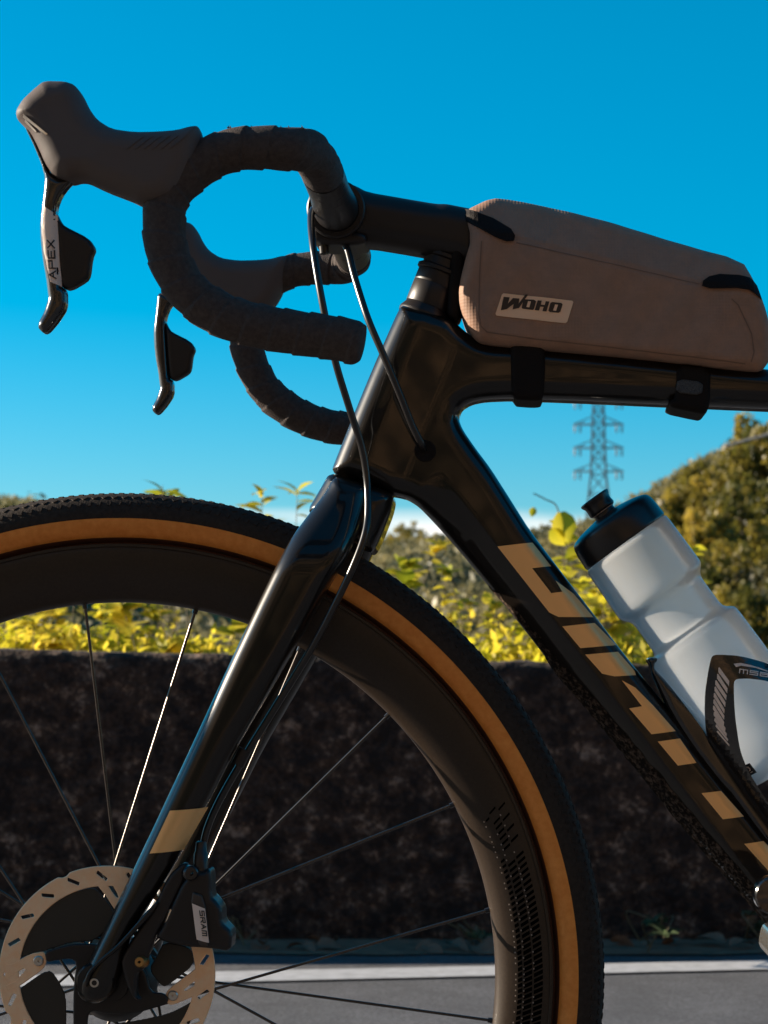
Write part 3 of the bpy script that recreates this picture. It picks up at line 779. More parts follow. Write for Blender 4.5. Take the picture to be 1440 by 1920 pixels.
# gold block letters along the down tube
Z6 = lambda pts: [(880 + x / 2.571, 880 + y / 2.571) for x, y in pts]
gold_polys = [Z6([(135, 372), (305, 352), (395, 466), (303, 477), (395, 597), (448, 590), (415, 535), (505, 600), (600, 712), (430, 712), (385, 690)]),
              Z6([(448, 757), (605, 740), (712, 847), (535, 862)]),
              Z6([(558, 893), (718, 879), (800, 972), (805, 992), (700, 998), (640, 985)]),
              Z6([(735, 1017), (800, 1052), (885, 1137), (995, 1262), (878, 1277), (770, 1152), (832, 1142)]),
              Z6([(908, 1312), (1015, 1297), (1095, 1415), (1005, 1428)]),
              [(1315, 1487), (1352, 1483), (1395, 1531), (1355, 1536)], [(1395, 1582), (1432, 1577), (1475, 1622), (1440, 1632)]]
for g in gold_polys: decal('frame_lettering', g, frame.front, -0.021, M['gold'], bike, off=0.0005, step=0.002)
# cable port
pc = at(797, 845, -0.024)
lathe('cable_port', pc + Vector((0, 0.006, 0)), (0, -1, 0), [(0, 0.0078), (0.0040, 0.0076), (0.0043, 0.0072), (0.0043, 0.0005)], M['webbing'], bike, 32)
# dried mud on the underside of the down tube
mud_path = [at(x, y, 0) for x, y in [(905, 1092), (914, 1100), (978, 1178), (1044, 1264), (1100, 1329), (1200, 1451), (1300, 1574), (1440, 1734), (1560, 1872)]]
P, s_ = resample(spline(mud_path, 8), 0.0018)
V = []; Fc = []; nn = 22
for i, p in enumerate(P):
    k = min(1, i / 30) * (0.55 + 0.45 * min(1, i / 220)); kk = min(1, i / 45)
    for j in range(nn):
        a = -1 + 2 * j / (nn - 1)                       # across, -1 near side .. +1 far side
        yy = a * 0.0105
        up = 0.0046 + 0.0095 * abs(a) ** 1.7
        # local normal to tube axis in side view is (cos, sin) of crease normal
        nx, nzv = (cdir[1], -cdir[0]) if cdir[0] > 0 and -cdir[0] < 0 else (-cdir[1], cdir[0])
        if nzv > 0: nx, nzv = -nx, -nzv
        b = noise.fractal(Vector((p[0] * 260, yy * 260, p[2] * 260)), 1, 2, 3) * 0.0006 * k
        V.append((p[0] + nx * (-up + 0.0052 * kk - 0.004 * (1 - kk) + b), yy, p[2] + nzv * (-up + 0.0052 * kk - 0.004 * (1 - kk) + b)))
for i in range(len(P) - 1):
    for j in range(nn - 1):
        a = i * nn + j; Fc.append((a, a + 1, a + nn + 1, a + nn))
lo = [(914, 1097), (978, 1174), (1044, 1260), (1100, 1325), (1200, 1447), (1300, 1570), (1440, 1730), (1500, 1800)]
lo = spline([np.array(p) for p in lo], 14)
dn = np.array([0.772, -0.635]); outer = [tuple(p + dn * 1.5) for p in lo]
inner_ = [tuple(p + dn * ((9 + 17 * min(1, i / 60)) * min(1, 0.15 + i / 14) + 5 * noise.noise((i * 0.35, 4, 1)))) for i, p in enumerate(lo)]
decal('mud_splatter', outer + inner_[::-1], frame.front, -0.014, M['mud'], bike, 0.0004, 0.0022)
o = mesh_obj('mud_crust', V, Fc, M['mud'], bike); o['label'] = 'dried mud crust along the down tube underside'

# ---- headset
up = Vector((-hdir[0], 0, -hdir[1])); hp = Vector((htop[0], 0, htop[1]))
def hs_part(name, prof, m): return lathe(name, hp, up, [(pm(t), pm(r)) for t, r in prof], m, bike, 64)
hs_part('headset_cap', [(-6, 30), (-6, 50), (0, 51), (4, 50), (12, 45), (16, 43), (16, 20)], M['satin'])
hs_part('headset_spacer', [(16.5, 20), (16.5, 43.5), (17.5, 44), (57, 43.5), (57.8, 43), (57.8, 20)], M['satin'])
hs_part('headset_spacer', [(58, 20), (58, 42.8), (58.8, 43.3), (81, 43), (81.6, 42.5), (81.6, 20)], M['satin'])
hs_part('headset_ring', [(82, 20), (82, 44), (84, 47), (90, 47), (93, 43), (93, 20)], M['satin'])
hs_part('headset_spacer', [(93.4, 20), (93.4, 40), (108, 40), (108, 20)], M['satin'])
hs_part('headset_ring', [(108.4, 20), (108.4, 39), (111, 43), (117, 43), (120, 39), (135, 38), (135, 20)], M['satin'])

# ---- stem
ST = [(650, 346), (668, 352), (690, 364), (760, 376), (818, 386), (838, 386), (858, 390), (905, 399), (916, 425), (908, 470), (893, 503), (845, 492), (775, 478), (690, 464), (655, 468), (615, 462), (598, 440), (594, 405), (612, 368)]
stem = inflate('stem', ST, 0, 0.020, 0.015, M['satin'], bike, vox=0.0012)
BC = at(635, 405, 0)
lathe('stem_clamp', BC + Vector((0, -0.026, 0)), (0, 1, 0), [(0, 0.0162), (0, 0.0195), (0.001, 0.0205), (0.051, 0.0205), (0.052, 0.0195), (0.052, 0.0162)], M['satin'], bike, 48)
inflate('stem_faceplate', [(588, 430), (600, 425), (640, 440), (688, 446), (692, 464), (668, 470), (610, 468), (590, 458)], 0, 0.021, 0.004, M['satin'], bike, vox=0.0008)
for yy in (-0.013, 0.013):
    b_ = at(607, 462, yy); lathe('stem_bolt', b_, (0.1, 0, -1), [(0, .001), (0, .0035), (.005, .0035), (.0055, .003), (.0055, .0015)], M['alloy_black'], bike, 20)

# ---- handlebar: tops, bends, drops
def bar_path(side):
    """side -1 = near (towards the camera)"""
    Yh = 0.205
    pts = [(BC.x, 0.0, BC.z), (BC.x, 0.06, BC.z), (BC.x, 0.12, BC.z), (BC.x - 0.0005, 0.160, BC.z)]
    dr = [(578, 283, .186), (558, 281, .198), (530, 279, .203), (480, 277, .205), (430, 283, .205), (385, 303, .205), (340, 338, .205), (315, 372, .205), (308, 405, .206), (311, 462, .207), (332, 516, .208), (365, 558, .209), (420, 592, .210),
          (482, 611, .211), (556, 624, .212), (620, 633, .213), (680, 645, .214)]
    for px, py, y in dr:
        s = (D - y) / F; pts.append(((px - VX) * s, y, CH + (VY - py) * s))
    out = []
    for i, (x, y, z) in enumerate(pts):
        if side > 0 and i >= 11:
            k = min(1, (i - 11) / 6); x += 0.004 * k; z -= 0.014 * k
        out.append((x, y * side, z))
    return resample(spline(out, 12), 0.0007)
for side in (-1, 1):
    P, s_ = bar_path(side)
    L = s_[-1]
    core = P[: int(len(P) * 0.3)]
    sweep('handlebar', core[::7], lambda i, s, t: 0.0158 - 0.002 * min(1, max(0, (s - 0.03) / 0.05)), M['satin'], bike, 32, caps=False)
    k0 = int(0.066 / L * len(P))
    def rf(i, s, th, L=L):
        base = 0.0128
        if s > 0.30: base = 0.0128 + 0.0004
        ph = (s / 0.0165 + (th / (2 * math.pi))) % 1.0
        saw = 0.0010 * (1 - ph) ** 1.3 if ph < 0.95 else 0.0010 * (ph - 0.95) / 0.05
        wob = 0.00035 * noise.noise((s * 90, th * 2.0, side * 5.0))
        end = min(1.0, max(0, s / 0.006)) if s < 0.006 else 1
        tail = L - 0.066 - s
        e2 = 1 - 0.20 * max(0, 1 - tail / 0.005) ** 2 if tail < 0.005 else 1
        return (base + saw + wob) * (0.93 + 0.07 * end) * e2
    sweep('bar_tape', P[k0:], rf, M['tape'], bike, 56)
    # frayed bits of tape on top of the ramp, near side only
    if side < 0:
        V = []; Fc = []
        for px in (428, 478, 474, 520, 543, 562):
            for q in range(3):
                x0 = px + random.uniform(-6, 6); b0 = at(x0, 241, -0.205); b1 = at(x0 + random.uniform(-3, 3), 236 + random.uniform(-2, 3), -0.205 + random.uniform(-.004, .004))
                b2 = at(x0 + 4, 240, -0.205); bi = len(V); V += [b0, b1, b2]; Fc.append((bi, bi + 1, bi + 2))
        mesh_obj('tape_fray', V, Fc, M['tape'], bike, False)

# ---- brake levers (hood, blade, shift paddle)
HOOD = [(375, 240), (381, 262), (374, 300), (354, 345), (332, 375), (300, 389), (265, 386), (250, 378), (200, 359), (165, 342), (150, 341), (134, 346), (104, 336), (88, 312), (76, 285), (62, 258), (46, 238), (34, 226), (32, 212), (45, 190),
        (70, 167), (86, 155), (125, 156), (142, 162), (155, 178), (168, 205), (185, 228), (213, 246), (255, 252), (300, 251), (335, 248), (360, 241)]
BLADE = [(45, 231), (57, 238), (70, 268), (84, 300), (96, 328), (120, 340), (140, 340), (128, 352), (116, 368), (109, 386), (107, 402), (112, 487), (116, 538), (126, 545), (126, 578), (110, 603), (93, 623), (84, 627), (74, 617), (74, 607),
         (85, 587), (93, 562), (92, 553), (88, 520), (82, 487), (78, 453), (77, 420), (81, 385), (84, 360), (86, 335), (79, 308), (64, 272), (52, 248)]
PADDLE = [(106, 398), (114, 415), (122, 425), (168, 448), (180, 467), (173, 483), (169, 517), (163, 527), (132, 545), (117, 540), (112, 500), (108, 440)]
for side in (-1, 1):
    yh = 0.205
    mir = side > 0
    sh = (0, 0) if not mir else (0.004, -0.003)
    kw = dict(Yref=-yh, mirror=mir, shift=sh)
    def hood_hy(X, Z):
        c = px2xz([(90, 215)], -yh)[0] + np.array(sh); dd = np.hypot(X - c[0], Z - c[1])
        return 0.0178 - 0.0035 * np.clip(1 - dd / 0.045, 0, 1)
    hood = inflate('lever_hood', HOOD, -yh, 0.0178, 0.0135, M['rubber'], bike, vox=0.0010, hyf=hood_hy, Yref=-yh, mirror=mir, shift=(0.0135, -0.003) if mir else (0, 0))
    lever = inflate('brake_lever', BLADE if not mir else [p_ for p_ in BLADE if p_[1] > 326], -yh, 0.0085, 0.0055, M['gloss_black'], bike, vox=0.0007, **kw)
    pad = inflate('shift_paddle', PADDLE, -yh + (0.001), 0.0062, 0.0035, M['satin'], lever.obj, vox=0.0007, **kw)
    if not mir:
        pan = decal('lever_panel', [(79.5, 385), (106, 402), (114, 536), (95, 529), (88, 500), (82, 470), (78.5, 430)], lever.front, -yh - .008, M['white_print'], lever.obj, 0.0005, 0.002)
        lettering('lever_lettering', 'APEX', (105.3, 522), (-0.75, -13.0), (-11.0, 1.0), 1.05, 0.42, 0.2, lever.front, -yh - .008, M['dark_print'], lever.obj, 0.0016)
        for q in ([(43, 213), (91, 253), (87, 254), (41, 218)], [(46, 222), (68, 246), (65, 246), (44, 226)]):
            decal('hood_trim', q, hood.front, -yh - .014, M['bolt'], hood.obj, 0.0002, 0.002, thick=0.0008)
    # grip ribs on top of the hood
    if not mir:
        for q in range(6):
            x0 = 268 + q * 16
            decal('grip_rib', [(x0, 256), (x0 + 3, 256), (x0 - 26, 282), (x0 - 29, 282)], hood.front, -yh - .014, M['rubber'], hood.obj, -0.0002, 0.002, thick=0.0007)

# ---- hoses
def hose(name, pts, r=0.0025, lab=None):
    P = spline([at(*p) for p in pts], 12); return sweep(name, P, lambda i, s, t: r, M['hose'], bike, 14)
hose('brake_hose', [(588, 392, -0.045), (583, 410, -0.055), (588, 470, -0.075), (604, 565, -0.085), (628, 675, -0.082), (655, 765, -0.07), (678, 838, -0.060), (688, 900, -0.056), (690, 960, -0.062), (684, 1003, -0.068), (664, 1058, -0.070), (630, 1130, -0.066), (585, 1215, -0.060),
                    (520, 1320, -0.052), (455, 1425, -0.048), (412, 1500, -0.045), (388, 1555, -0.044), (378, 1602, -0.044)])
hose('shift_housing', [(640, 450, -0.012), (652, 470, -0.020), (665, 520, -0.032), (690, 598, -0.046), (720, 668, -0.048), (748, 735, -0.042), (772, 795, -0.034), (790, 832, -0.028), (798, 848, -0.015)], 0.0025)
# guide clips on the fork
for px, py in ((456, 1418),):
    c = at(px, py, -0.049); lathe('hose_clip', c - Vector((0.004, 0, 0.006)), (0.45, 0, 0.9), [(0, .003), (0, .0046), (.012, .0046), (.012, .003)], M['satin'], bike, 16)

# ---- fork
BL = [(640, 893), (622, 890), (603, 925), (575, 965), (553, 998), (545, 1012), (473, 1160), (325, 1478), (172, 1800), (152, 1832), (150, 1858), (165, 1876), (190, 1878), (212, 1866), (228, 1838), (252, 1745), (287, 1690), (345, 1597), (388, 1515), (440, 1412), (500, 1310), (560, 1207), (612, 1112), (648, 1050), (668, 1005), (683, 950), (690, 915), (680, 904)]
zc0 = at(600, 895, -.05).z; zc1 = at(600, 1080, -.05).z; zb = at(200, 1840, -.05).z
def blade_yc(X, Z):
    t = np.clip((zc0 - Z) / (zc0 - zc1), 0, 1); t = t * t * (3 - 2 * t)
    return -(0.022 + 0.028 * t) - 0.004 * np.clip((zc1 - Z) / (zc1 - zb), 0, 1)
def blade_hy(X, Z):
    t = np.clip((zc0 - Z) / (zc0 - zb), 0, 1); return 0.0185 - 0.008 * t
for mir in (False, True):
    fb = inflate('fork_blade', BL, -0.05, 0.014, 0.0125, M['carbon'], bike, vox=0.0013, Yref=-0.045, hyf=blade_hy, ycf=blade_yc, mirror=mir, shift=(0.009, -0.001) if mir else (0, 0))
    if not mir:
        nb = fb
        decal('fork_decal', [(321, 1519), (389, 1514), (343, 1594), (283, 1599)], fb.front, -0.06, M['gold'], bike, 0.0015, 0.002)
inflate('fork_crown', [(622, 890), (660, 902), (736, 927), (741, 940), (735, 965), (720, 1003), (703, 1040), (688, 1036), (655, 1008), (600, 975), (580, 962), (604, 922)], 0, 0.034, 0.016, M['carbon'], bike, vox=0.0013)

# ---- front wheel
wheel = bpy.data.objects.new('front_wheel', None); wheel.empty_display_size = 0.05; link(wheel, bike); wheel['_x'] = 1
R_T = 0.343
def ring(name, prof, m, c=WC, n=256, parent=wheel, closed=False, sharp=30):
    """revolve (radius, y) about the lateral axis"""
    V = []; Fc = []; k = len(prof)
    for i in range(n):
        th = 2 * math.pi * i / n
        for r, y in prof: V.append((c.x + r * math.sin(th), c.y + y, c.z + r * math.cos(th)))
    for i in range(n):
        for j in range(k if closed else k - 1):
            a = i * k + j; b = i * k + (j + 1) % k; i2 = (i + 1) % n
            Fc.append((a, b, i2 * k + (j + 1) % k, i2 * k + j))
    o = mesh_obj(name, V, Fc, m, parent); autosmooth(o, sharp); return o
rc, rt = 0.3250, 0.0178
def arc(a0, a1, n=14): return [(rc + rt * math.sin(a), rt * math.cos(a)) for a in np.linspace(a0, a1, n)]
ring('tyre_tread', arc(rad(-2), rad(182), 30), M['tread'])
for sg in (-1, 1):
    sd = [(r, sg * y) for r, y in arc(rad(-2.5), rad(-52), 14)]
    ring('tyre_sidewall', sd, M['tan'])
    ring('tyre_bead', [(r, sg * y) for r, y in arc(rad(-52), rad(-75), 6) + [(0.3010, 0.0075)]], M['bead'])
# low knobs of the tread, too small to pick apart
V = []; Fc = []
def knob(th, phi, l, w, tilt):
    c = Vector((0, 0, 0)); bi = len(V)
    for hgt in (rt - 0.0006, rt + 0.0006):
        for a, b in ((-1, -1), (1, -1), (1, 1), (-1, 1)):
            k = 1.0 if hgt < rt else 0.8
            u_ = (a * l * math.cos(tilt) - b * w * math.sin(tilt)) * k; v_ = (a * l * math.sin(tilt) + b * w * math.cos(tilt)) * k
            ph = phi + v_ / rt; r = rc + hgt * math.sin(ph); t2 = th + u_ / 0.34
            V.append((WC.x + r * math.sin(t2), hgt * math.cos(ph), WC.z + r * math.cos(t2)))
    for f in ((4, 5, 6, 7), (0, 1, 5, 4), (1, 2, 6, 5), (2, 3, 7, 6), (3, 0, 4, 7)): Fc.append(tuple(bi + i for i in f))
NK = 300
for i in range(NK):
    th = 2 * math.pi * i / NK
    for sg in (-1, 1):
        knob(th, math.pi / 2 + sg * 0.22, .0022, .0011, sg * 0.5)
        knob(th + .01, math.pi / 2 + sg * 0.62, .0022, .0014, -sg * 0.6)
        knob(th, math.pi / 2 + sg * 0.98, .0016, .0022, sg * 0.3)
o = mesh_obj('tread_knobs', V, Fc, M['tread'], wheel, False); o['kind'] = 'stuff'
half = [(0.2985, 0.0001), (0.2985, 0.0098), (0.3065, 0.0105), (0.3062, 0.0130), (0.3040, 0.0142), (0.3015, 0.0146), (0.2960, 0.0148), (0.2850, 0.0140), (0.2750, 0.0115), (0.2685, 0.0075), (0.2658, 0.0035), (0.2652, 0)]
ring('rim', half + [(r, -y) for r, y in half[-2::-1]], M['rim'], sharp=40)
for sg in (-1, 1): ring('rim_edge', [(0.3066, sg * 0.0133), (0.3062, sg * 0.0149), (0.3045, sg * 0.0151), (0.3040, sg * 0.0146)], M['rim'])
def rim_y(r):
    hh = half[:2:-1]; return float(np.interp(r, [a for a, _ in hh], [b for _, b in hh]))
# dashed print on the near rim face
V = []; Fc = []
for k in range(74):
    th = rad(66 + k * 0.78)
    fade = max(0.0, min(1, k / 26))
    for (r0, r1) in ((0.2815, 0.2845), (0.2858, 0.2915), (0.2928, 0.2990)):
        if k < 14 and random.random() > 0.35 + k * 0.03: continue
        dth = (0.0013 + 0.0014 * fade) / 0.29
        a0 = th; sk = 0.016
        bi = len(V)
        for r_, t_ in ((r0, a0), (r1, a0 - sk * (r1 - r0) / .01), (r1, a0 + dth - sk * (r1 - r0) / .01), (r0, a0 + dth)):
            V.append((WC.x + r_ * math.sin(t_), -rim_y(r_) - 0.0004, WC.z + r_ * math.cos(t_)))
        Fc.append((bi, bi + 1, bi + 2, bi + 3))
mesh_obj('rim_print', V, Fc, mat('rim_print_black', (0.002, 0.002, 0.002), 0.8, spec=0.0), wheel, False)
V = []; Fc = []
for k in range(0, 74):
    th = rad(66 + k * 0.78)
    for r0 in (0.2795, 0.2852, 0.2922):
        if random.random() > 0.6: continue
        bi = len(V); dth = 0.0011 / 0.29
        for r_, t_ in ((r0, th), (r0 + .0009, th), (r0 + .0009, th + dth), (r0, th + dth)):
            V.append((WC.x + r_ * math.sin(t_), -rim_y(r_) - 0.0005, WC.z + r_ * math.cos(t_)))
        Fc.append((bi, bi + 1, bi + 2, bi + 3))
mesh_obj('rim_print_flecks', V, Fc, mat('grey_print', (0.30, 0.24, 0.20), 0.5), wheel, False)
# spokes: radial on the far flange, crossed pairs on the disc side
def tube2(name, a, b, r0, m, parent, n=10, r1=None):
    a = Vector(a); b = Vector(b); L = (b - a).length
    return lathe(name, a, b - a, [(0, r0 * .5), (0, r0), (L, r1 or r0), (L, r0 * .5)], m, parent, n, True, 40)
for k in range(21):
    th = rad(-5.8 + k * 360 / 21); typ = k % 3
    e = Vector((WC.x + 0.2662 * math.sin(th), 0, WC.z + 0.2662 * math.cos(th)))
    if typ == 0: h_ = Vector((WC.x + 0.020 * math.sin(th), 0.022, WC.z + 0.020 * math.cos(th)))
    else:
        off = rad(-95 if typ == 1 else 95); h_ = Vector((WC.x + 0.026 * math.sin(th + off), -0.022, WC.z + 0.026 * math.cos(th + off)))
    dv = (e - h_).normalized()
    tube2('spoke', h_, e, 0.00105, M['spoke'], wheel)
    tube2('spoke_nipple', e - dv * 0.004, e + dv * 0.004, 0.0019, M['alloy_black'], wheel, 8)
AX = at(178, 1842, -0.062)
lathe('hub', WC + Vector((0, -0.048, 0)), (0, 1, 0), [(0, .006), (0, .012), (.006, .013), (.010, .022), (.020, .029), (.026, .029), (.030, .020), (.045, .015), (.066, .016), (.070, .024), (.076, .024), (.082, .014), (.094, .011), (.094, .006)], M['satin'], wheel, 48)

# ---- disc rotor
RC_ = at(201, 1826, -0.042); RC = Vector((RC_.x, -0.042, RC_.z)); sR = F / (D - 0.042)
ro = pm(1) * 0
RO, RI = 203 / sR, 165 / sR
def pol(r, a, y=0.0): return Vector((RC.x + r * math.cos(rad(a)), RC.y + y, RC.z + r * math.sin(rad(a))))
def rotor_outline():
    pts = []
    for i in range(160):
        a = 360 * i / 160; r = RO - (0.0016 if (i % 40) in (10, 11) else 0)
        p_ = pol(r, a); pts.append((VX + p_.x * F / (D - .042), VY - (p_.z - CH) * F / (D - .042)))
    return pts
def rot_px(r, a): p_ = pol(r, a); return (VX + p_.x * F / (D - .042), VY - (p_.z - CH) * F / (D - .042))
inner = [rot_px(RI, 360 * i / 120) for i in range(120)]
slots = []
for a in np.arange(8, 360, 17):
    rr = (RO + RI) / 2
    if 0 < 1:
        c = np.array(rot_px(rr, a)); dirv = np.array(rot_px(rr + .006, a + 5)) - c; dirv = dirv / np.hypot(*dirv); nv = np.array([-dirv[1], dirv[0]])
        slots.append([tuple(c - dirv * 12 - nv * 3.2), tuple(c + dirv * 11 - nv * 3.2), tuple(c + dirv * 13 + nv * 3.2), tuple(c - dirv * 11 + nv * 3.2)])
rotor = inflate('brake_rotor', rotor_outline(), -0.042, 0.0009, 0.0002, M['steel'], bike, vox=0.0006, holes=[inner] + slots, ch=0)
def steel_arm(pts, hole=None):
    inflate('rotor_arm', pts, -0.042, 0.00095, 0.0002, M['steel'], rotor.obj, vox=0.0006, holes=[hole] if hole else (), ch=1)
Z7a = lambda pts: [(x / 6, 1600 + y / 6) for x, y in pts]
Z7b = lambda pts: [(200 + x / 6, 1600 + y / 6) for x, y in pts]
steel_arm(Z7a([(60, 1240), (140, 1240), (340, 1130), (480, 1100), (520, 1130), (525, 1230), (480, 1310), (200, 1510), (60, 1560)]), Z7a([(62, 1430), (280, 1285), (285, 1310), (190, 1420), (60, 1488)]))
steel_arm(Z7a([(1030, 360), (1120, 370), (1440, 860), (1600, 800), (1620, 640), (1480, 300), (1250, 220)]), Z7a([(1140, 240), (1210, 250), (1345, 500), (1300, 495)]))
steel_arm(Z7b([(1060, 1240), (1010, 1290), (700, 1520), (660, 1590), (680, 1690), (740, 1710), (1000, 1600), (1090, 1550), (1200, 1500), (1210, 1300)]), Z7b([(870, 1530), (1130, 1330), (1130, 1400), (1010, 1470), (880, 1550)]))
steel_arm([rot_px(RI + .003, -95), rot_px(RI + .003, -70), rot_px(RI - .014, -98), rot_px(RI - .018, -108), rot_px(RI - .012, -118)])
for c in ((72, 1802), (324, 1867), (268, 1745)):
    p_ = at(*c, -0.044); lathe('rotor_rivet', p_ + Vector((0, .002, 0)), (0, -1, 0), [(0, .0036), (.002, .0036), (.0026, .003), (.0027, .0005)], M['bolt'], rotor.obj, 24)
carrier = inflate('rotor_carrier', Z7a([(500, 1110), (640, 1060), (820, 1015), (1060, 1015), (1300, 1050), (1500, 1150), (1640, 1330), (1700, 1560), (1850, 1570), (1900, 1640), (1870, 1700), (1600, 1780), (1400, 1810), (1180, 1800), (1060, 1770), (1000, 1800), (985, 1900), (990, 2100), (840, 2150), (825, 1900), (830, 1500), (865, 1230), (800, 1180), (640, 1200), (530, 1225)]),
                  -0.0435, 0.0020, 0.0012, M['satin'], rotor.obj, vox=0.0007)
FIN = mat('rotor_fin', (0.022, 0.018, 0.013), 0.5)
for q in (Z7a([(130, 1215), (160, 1090), (250, 900), (400, 730), (600, 560), (800, 440), (1000, 385), (1090, 395), (1290, 640), (1260, 820), (1060, 990), (820, 1000), (520, 1095), (300, 1150)]),
          Z7a([(190, 1540), (480, 1335), (580, 1315), (680, 1460), (745, 1610), (755, 1950), (700, 2100), (420, 2050), (270, 1860), (215, 1700)]),
          Z7b([(560, 1150), (640, 990), (900, 1040), (970, 1100), (990, 1250), (720, 1470), (630, 1510), (470, 1310)]),
          Z7b([(60, 1920), (360, 1875), (700, 1800), (900, 1700), (1040, 1600), (1060, 1640), (900, 2000), (500, 2200), (100, 2150)])):
    inflate('rotor_fin', q, -0.041, 0.0008, 0.0003, FIN, rotor.obj, vox=0.0008)

# ---- axle end and fork dropout
lathe('dropout_boss', AX + Vector((0, .010, 0)), (0, -1, 0), [(0, .004), (0, .0135), (.0085, .0135), (.0105, .0120), (.0105, .004)], M['carbon'], bike, 40)
ax_o = lathe('axle_bolt', AX + Vector((0, .004, 0)), (0, -1, 0), [(0, .0022), (0, .0036), (.0060, .0036), (.0066, .0030), (.0066, .0018), (.003, .0017)], M['bolt'], bike, 32)
inflate('dropout_rib', Z7a([(950, 1500), (960, 1400), (1000, 1310), (1120, 1190), (1300, 1040), (1440, 890), (1640, 660), (1760, 540), (1790, 560), (1700, 700), (1480, 930), (1330, 1090), (1150, 1230), (1040, 1340), (1000, 1430), (985, 1500)]), -0.064, 0.003, 0.002, M['carbon'], bike, vox=0.0008)

# ---- brake caliper
CAL = Z7b([(870, 300), (985, 200), (1110, 200), (1150, 170), (1185, 210), (1190, 480), (1255, 545), (1305, 625), (1305, 770), (1425, 880), (1405, 1100), (1150, 1058), (900, 1045), (640, 985), (560, 930), (640, 800), (770, 500)])
cal = inflate('brake_caliper', CAL, -0.050, 0.014, 0.004, M['satin'], bike, vox=0.0008, Yref=-0.058)
cap_ = inflate('caliper_shell', Z7b([(935, 420), (1105, 480), (1165, 1050), (1020, 1030)]), -0.0640, 0.0022, 0.0012, mat('caliper_band', (0.045, 0.034, 0.028), 0.5), cal.obj, vox=0.0006)
decal('caliper_panel', Z7b([(962, 562), (1108, 622), (1152, 1008), (1012, 970)]), cap_.front, -0.066, M['white_print'], cal.obj, 0.0007, 0.003)
lettering('caliper_lettering', 'SRAM', (200 + 1050 / 6, 1600 + 645 / 6), (0.95, 8.0), (8.0, 0.6), 1.1, 0.45, 0.24, cap_.front, -0.066, M['dark_print'], cal.obj, 0.0013)
inflate('caliper_back', Z7b([(1120, 480), (1190, 500), (1260, 550), (1300, 630), (1300, 770), (1430, 890), (1440, 860), (1330, 740), (1330, 600), (1260, 500), (1200, 440)]), -0.040, 0.012, 0.003, mat('caliper_edge', (0.05, 0.06, 0.06), 0.3, metal=0.6), cal.obj, vox=0.0008)
hb0 = at(377, 1600, -0.05); hb1 = at(376, 1634, -0.052)
lathe('hose_barrel', hb1, hb0 - hb1, [(-.004, .004), (-.004, .0062), (0.002, .0062), (.002, .0052), (.012, .0050), (.014, .0042), (.020, .0038), (.021, .002)], M['alloy_black'], cal.obj, 24)
bb = at(352, 1637, -0.066)
lathe('banjo_bolt', bb + Vector((0, .006, 0)), (0.3, -1, 0), [(0, .004), (0, .0052), (.008, .0052), (.0095, .0040), (.0095, .0015)], M['alloy_black'], cal.obj, 24)
inflate('caliper_mount', Z7b([(170, 1180), (330, 900), (560, 560), (700, 250), (860, 100), (930, 110), (880, 300), (780, 500), (690, 700), (560, 930), (470, 1180), (420, 1310), (350, 1330), (340, 1590), (400, 1640), (330, 1640), (240, 1480), (200, 1350)]), -0.056, 0.007, 0.003, M['satin'], bike, vox=0.0009)
pb = at(200 + 400 / 6, 1600 + 1235 / 6, -0.066); lathe('mount_bolt', pb + Vector((0, .008, 0)), (-0.15, -1, 0.1), [(0, .003), (0, .0040), (.009, .0040), (.0105, .0032), (.0105, .001)], M['bronze'], bike, 24)
pb2 = at(200 + 690 / 6, 1600 + 760 / 6, -0.0645); lathe('mount_bolt', pb2 + Vector((-.002, .004, -.006)), (0.35, 0, 1), [(0, .001), (0, .0028), (.014, .0028), (.014, .001)], M['bolt'], bike, 16)

# ---- pedal at the right edge
pc = at(1452, 1680, -0.13)
lathe('crank_arm_end', pc + Vector((0, .014, 0)), (0, -1, 0), [(0, .005), (0, .0128), (.012, .0128), (.0138, .0115), (.014, .003)], M['gloss_black'], bike, 40)
BBc = at(1835, 2020, 0); RW = Vector((WC.x + 0.995, 0, WC.z)); STp = at(2236, 740, 0)
sweep('crank_arm', np.array([pc + Vector((0, .007, 0)), (pc * .6 + BBc * .4) + Vector((0, -.02, 0)), (pc * .25 + BBc * .75) + Vector((0, -.045, 0)), BBc + Vector((0, -.072, 0))]), lambda i, s_, t: 0.0105, M['gloss_black'], bike, 20)
sweep('crank_arm', np.array([BBc + Vector((0, .072, 0)), BBc * 2 - pc + Vector((0, 0, 0))]), lambda i, s_, t: 0.0105, M['gloss_black'], bike, 20)
lathe('bottom_bracket', BBc + Vector((0, -.068, 0)), (0, 1, 0), [(0, .004), (0, .014), (.024, .015), (.024, .023), (.112, .023), (.112, .015), (.136, .014), (.136, .004)], M['alloy_black'], bike, 40)
lathe('chainring', BBc + Vector((0, .046, 0)), (0, 1, 0), [(0, .060), (0, .084), (.002, .087), (.004, .084), (.004, .060)], M['alloy_black'], bike, 80)
lathe('cassette', RW + Vector((0, .018, 0)), (0, 1, 0), [(0, .012), (0, .066), (.004, .066), (.006, .056), (.012, .054), (.016, .042), (.022, .040), (.026, .026), (.034, .024), (.034, .012)], M['spoke'], bike, 48)
for sg in (-1, 1):
    sweep('chain_stay', spline([BBc + Vector((.02, sg * .022, -.002)), BBc + Vector((.10, sg * .036, .012)), RW + Vector((-.10, sg * .062, -.002)), RW + Vector((0, sg * .070, 0))], 8), lambda i, s_, t: 0.0105 - 0.08 * s_ * 0.1, M['carbon'], bike, 16)
    sweep('seat_stay', spline([STp + Vector((-.012, sg * .012, -.10)), STp + Vector((.05, sg * .040, -.20)), RW + Vector((-.03, sg * .066, .05)), RW + Vector((0, sg * .070, 0))], 8), lambda i, s_, t: 0.0080, M['carbon'], bike, 16)
st_d = (STp - BBc).normalized()
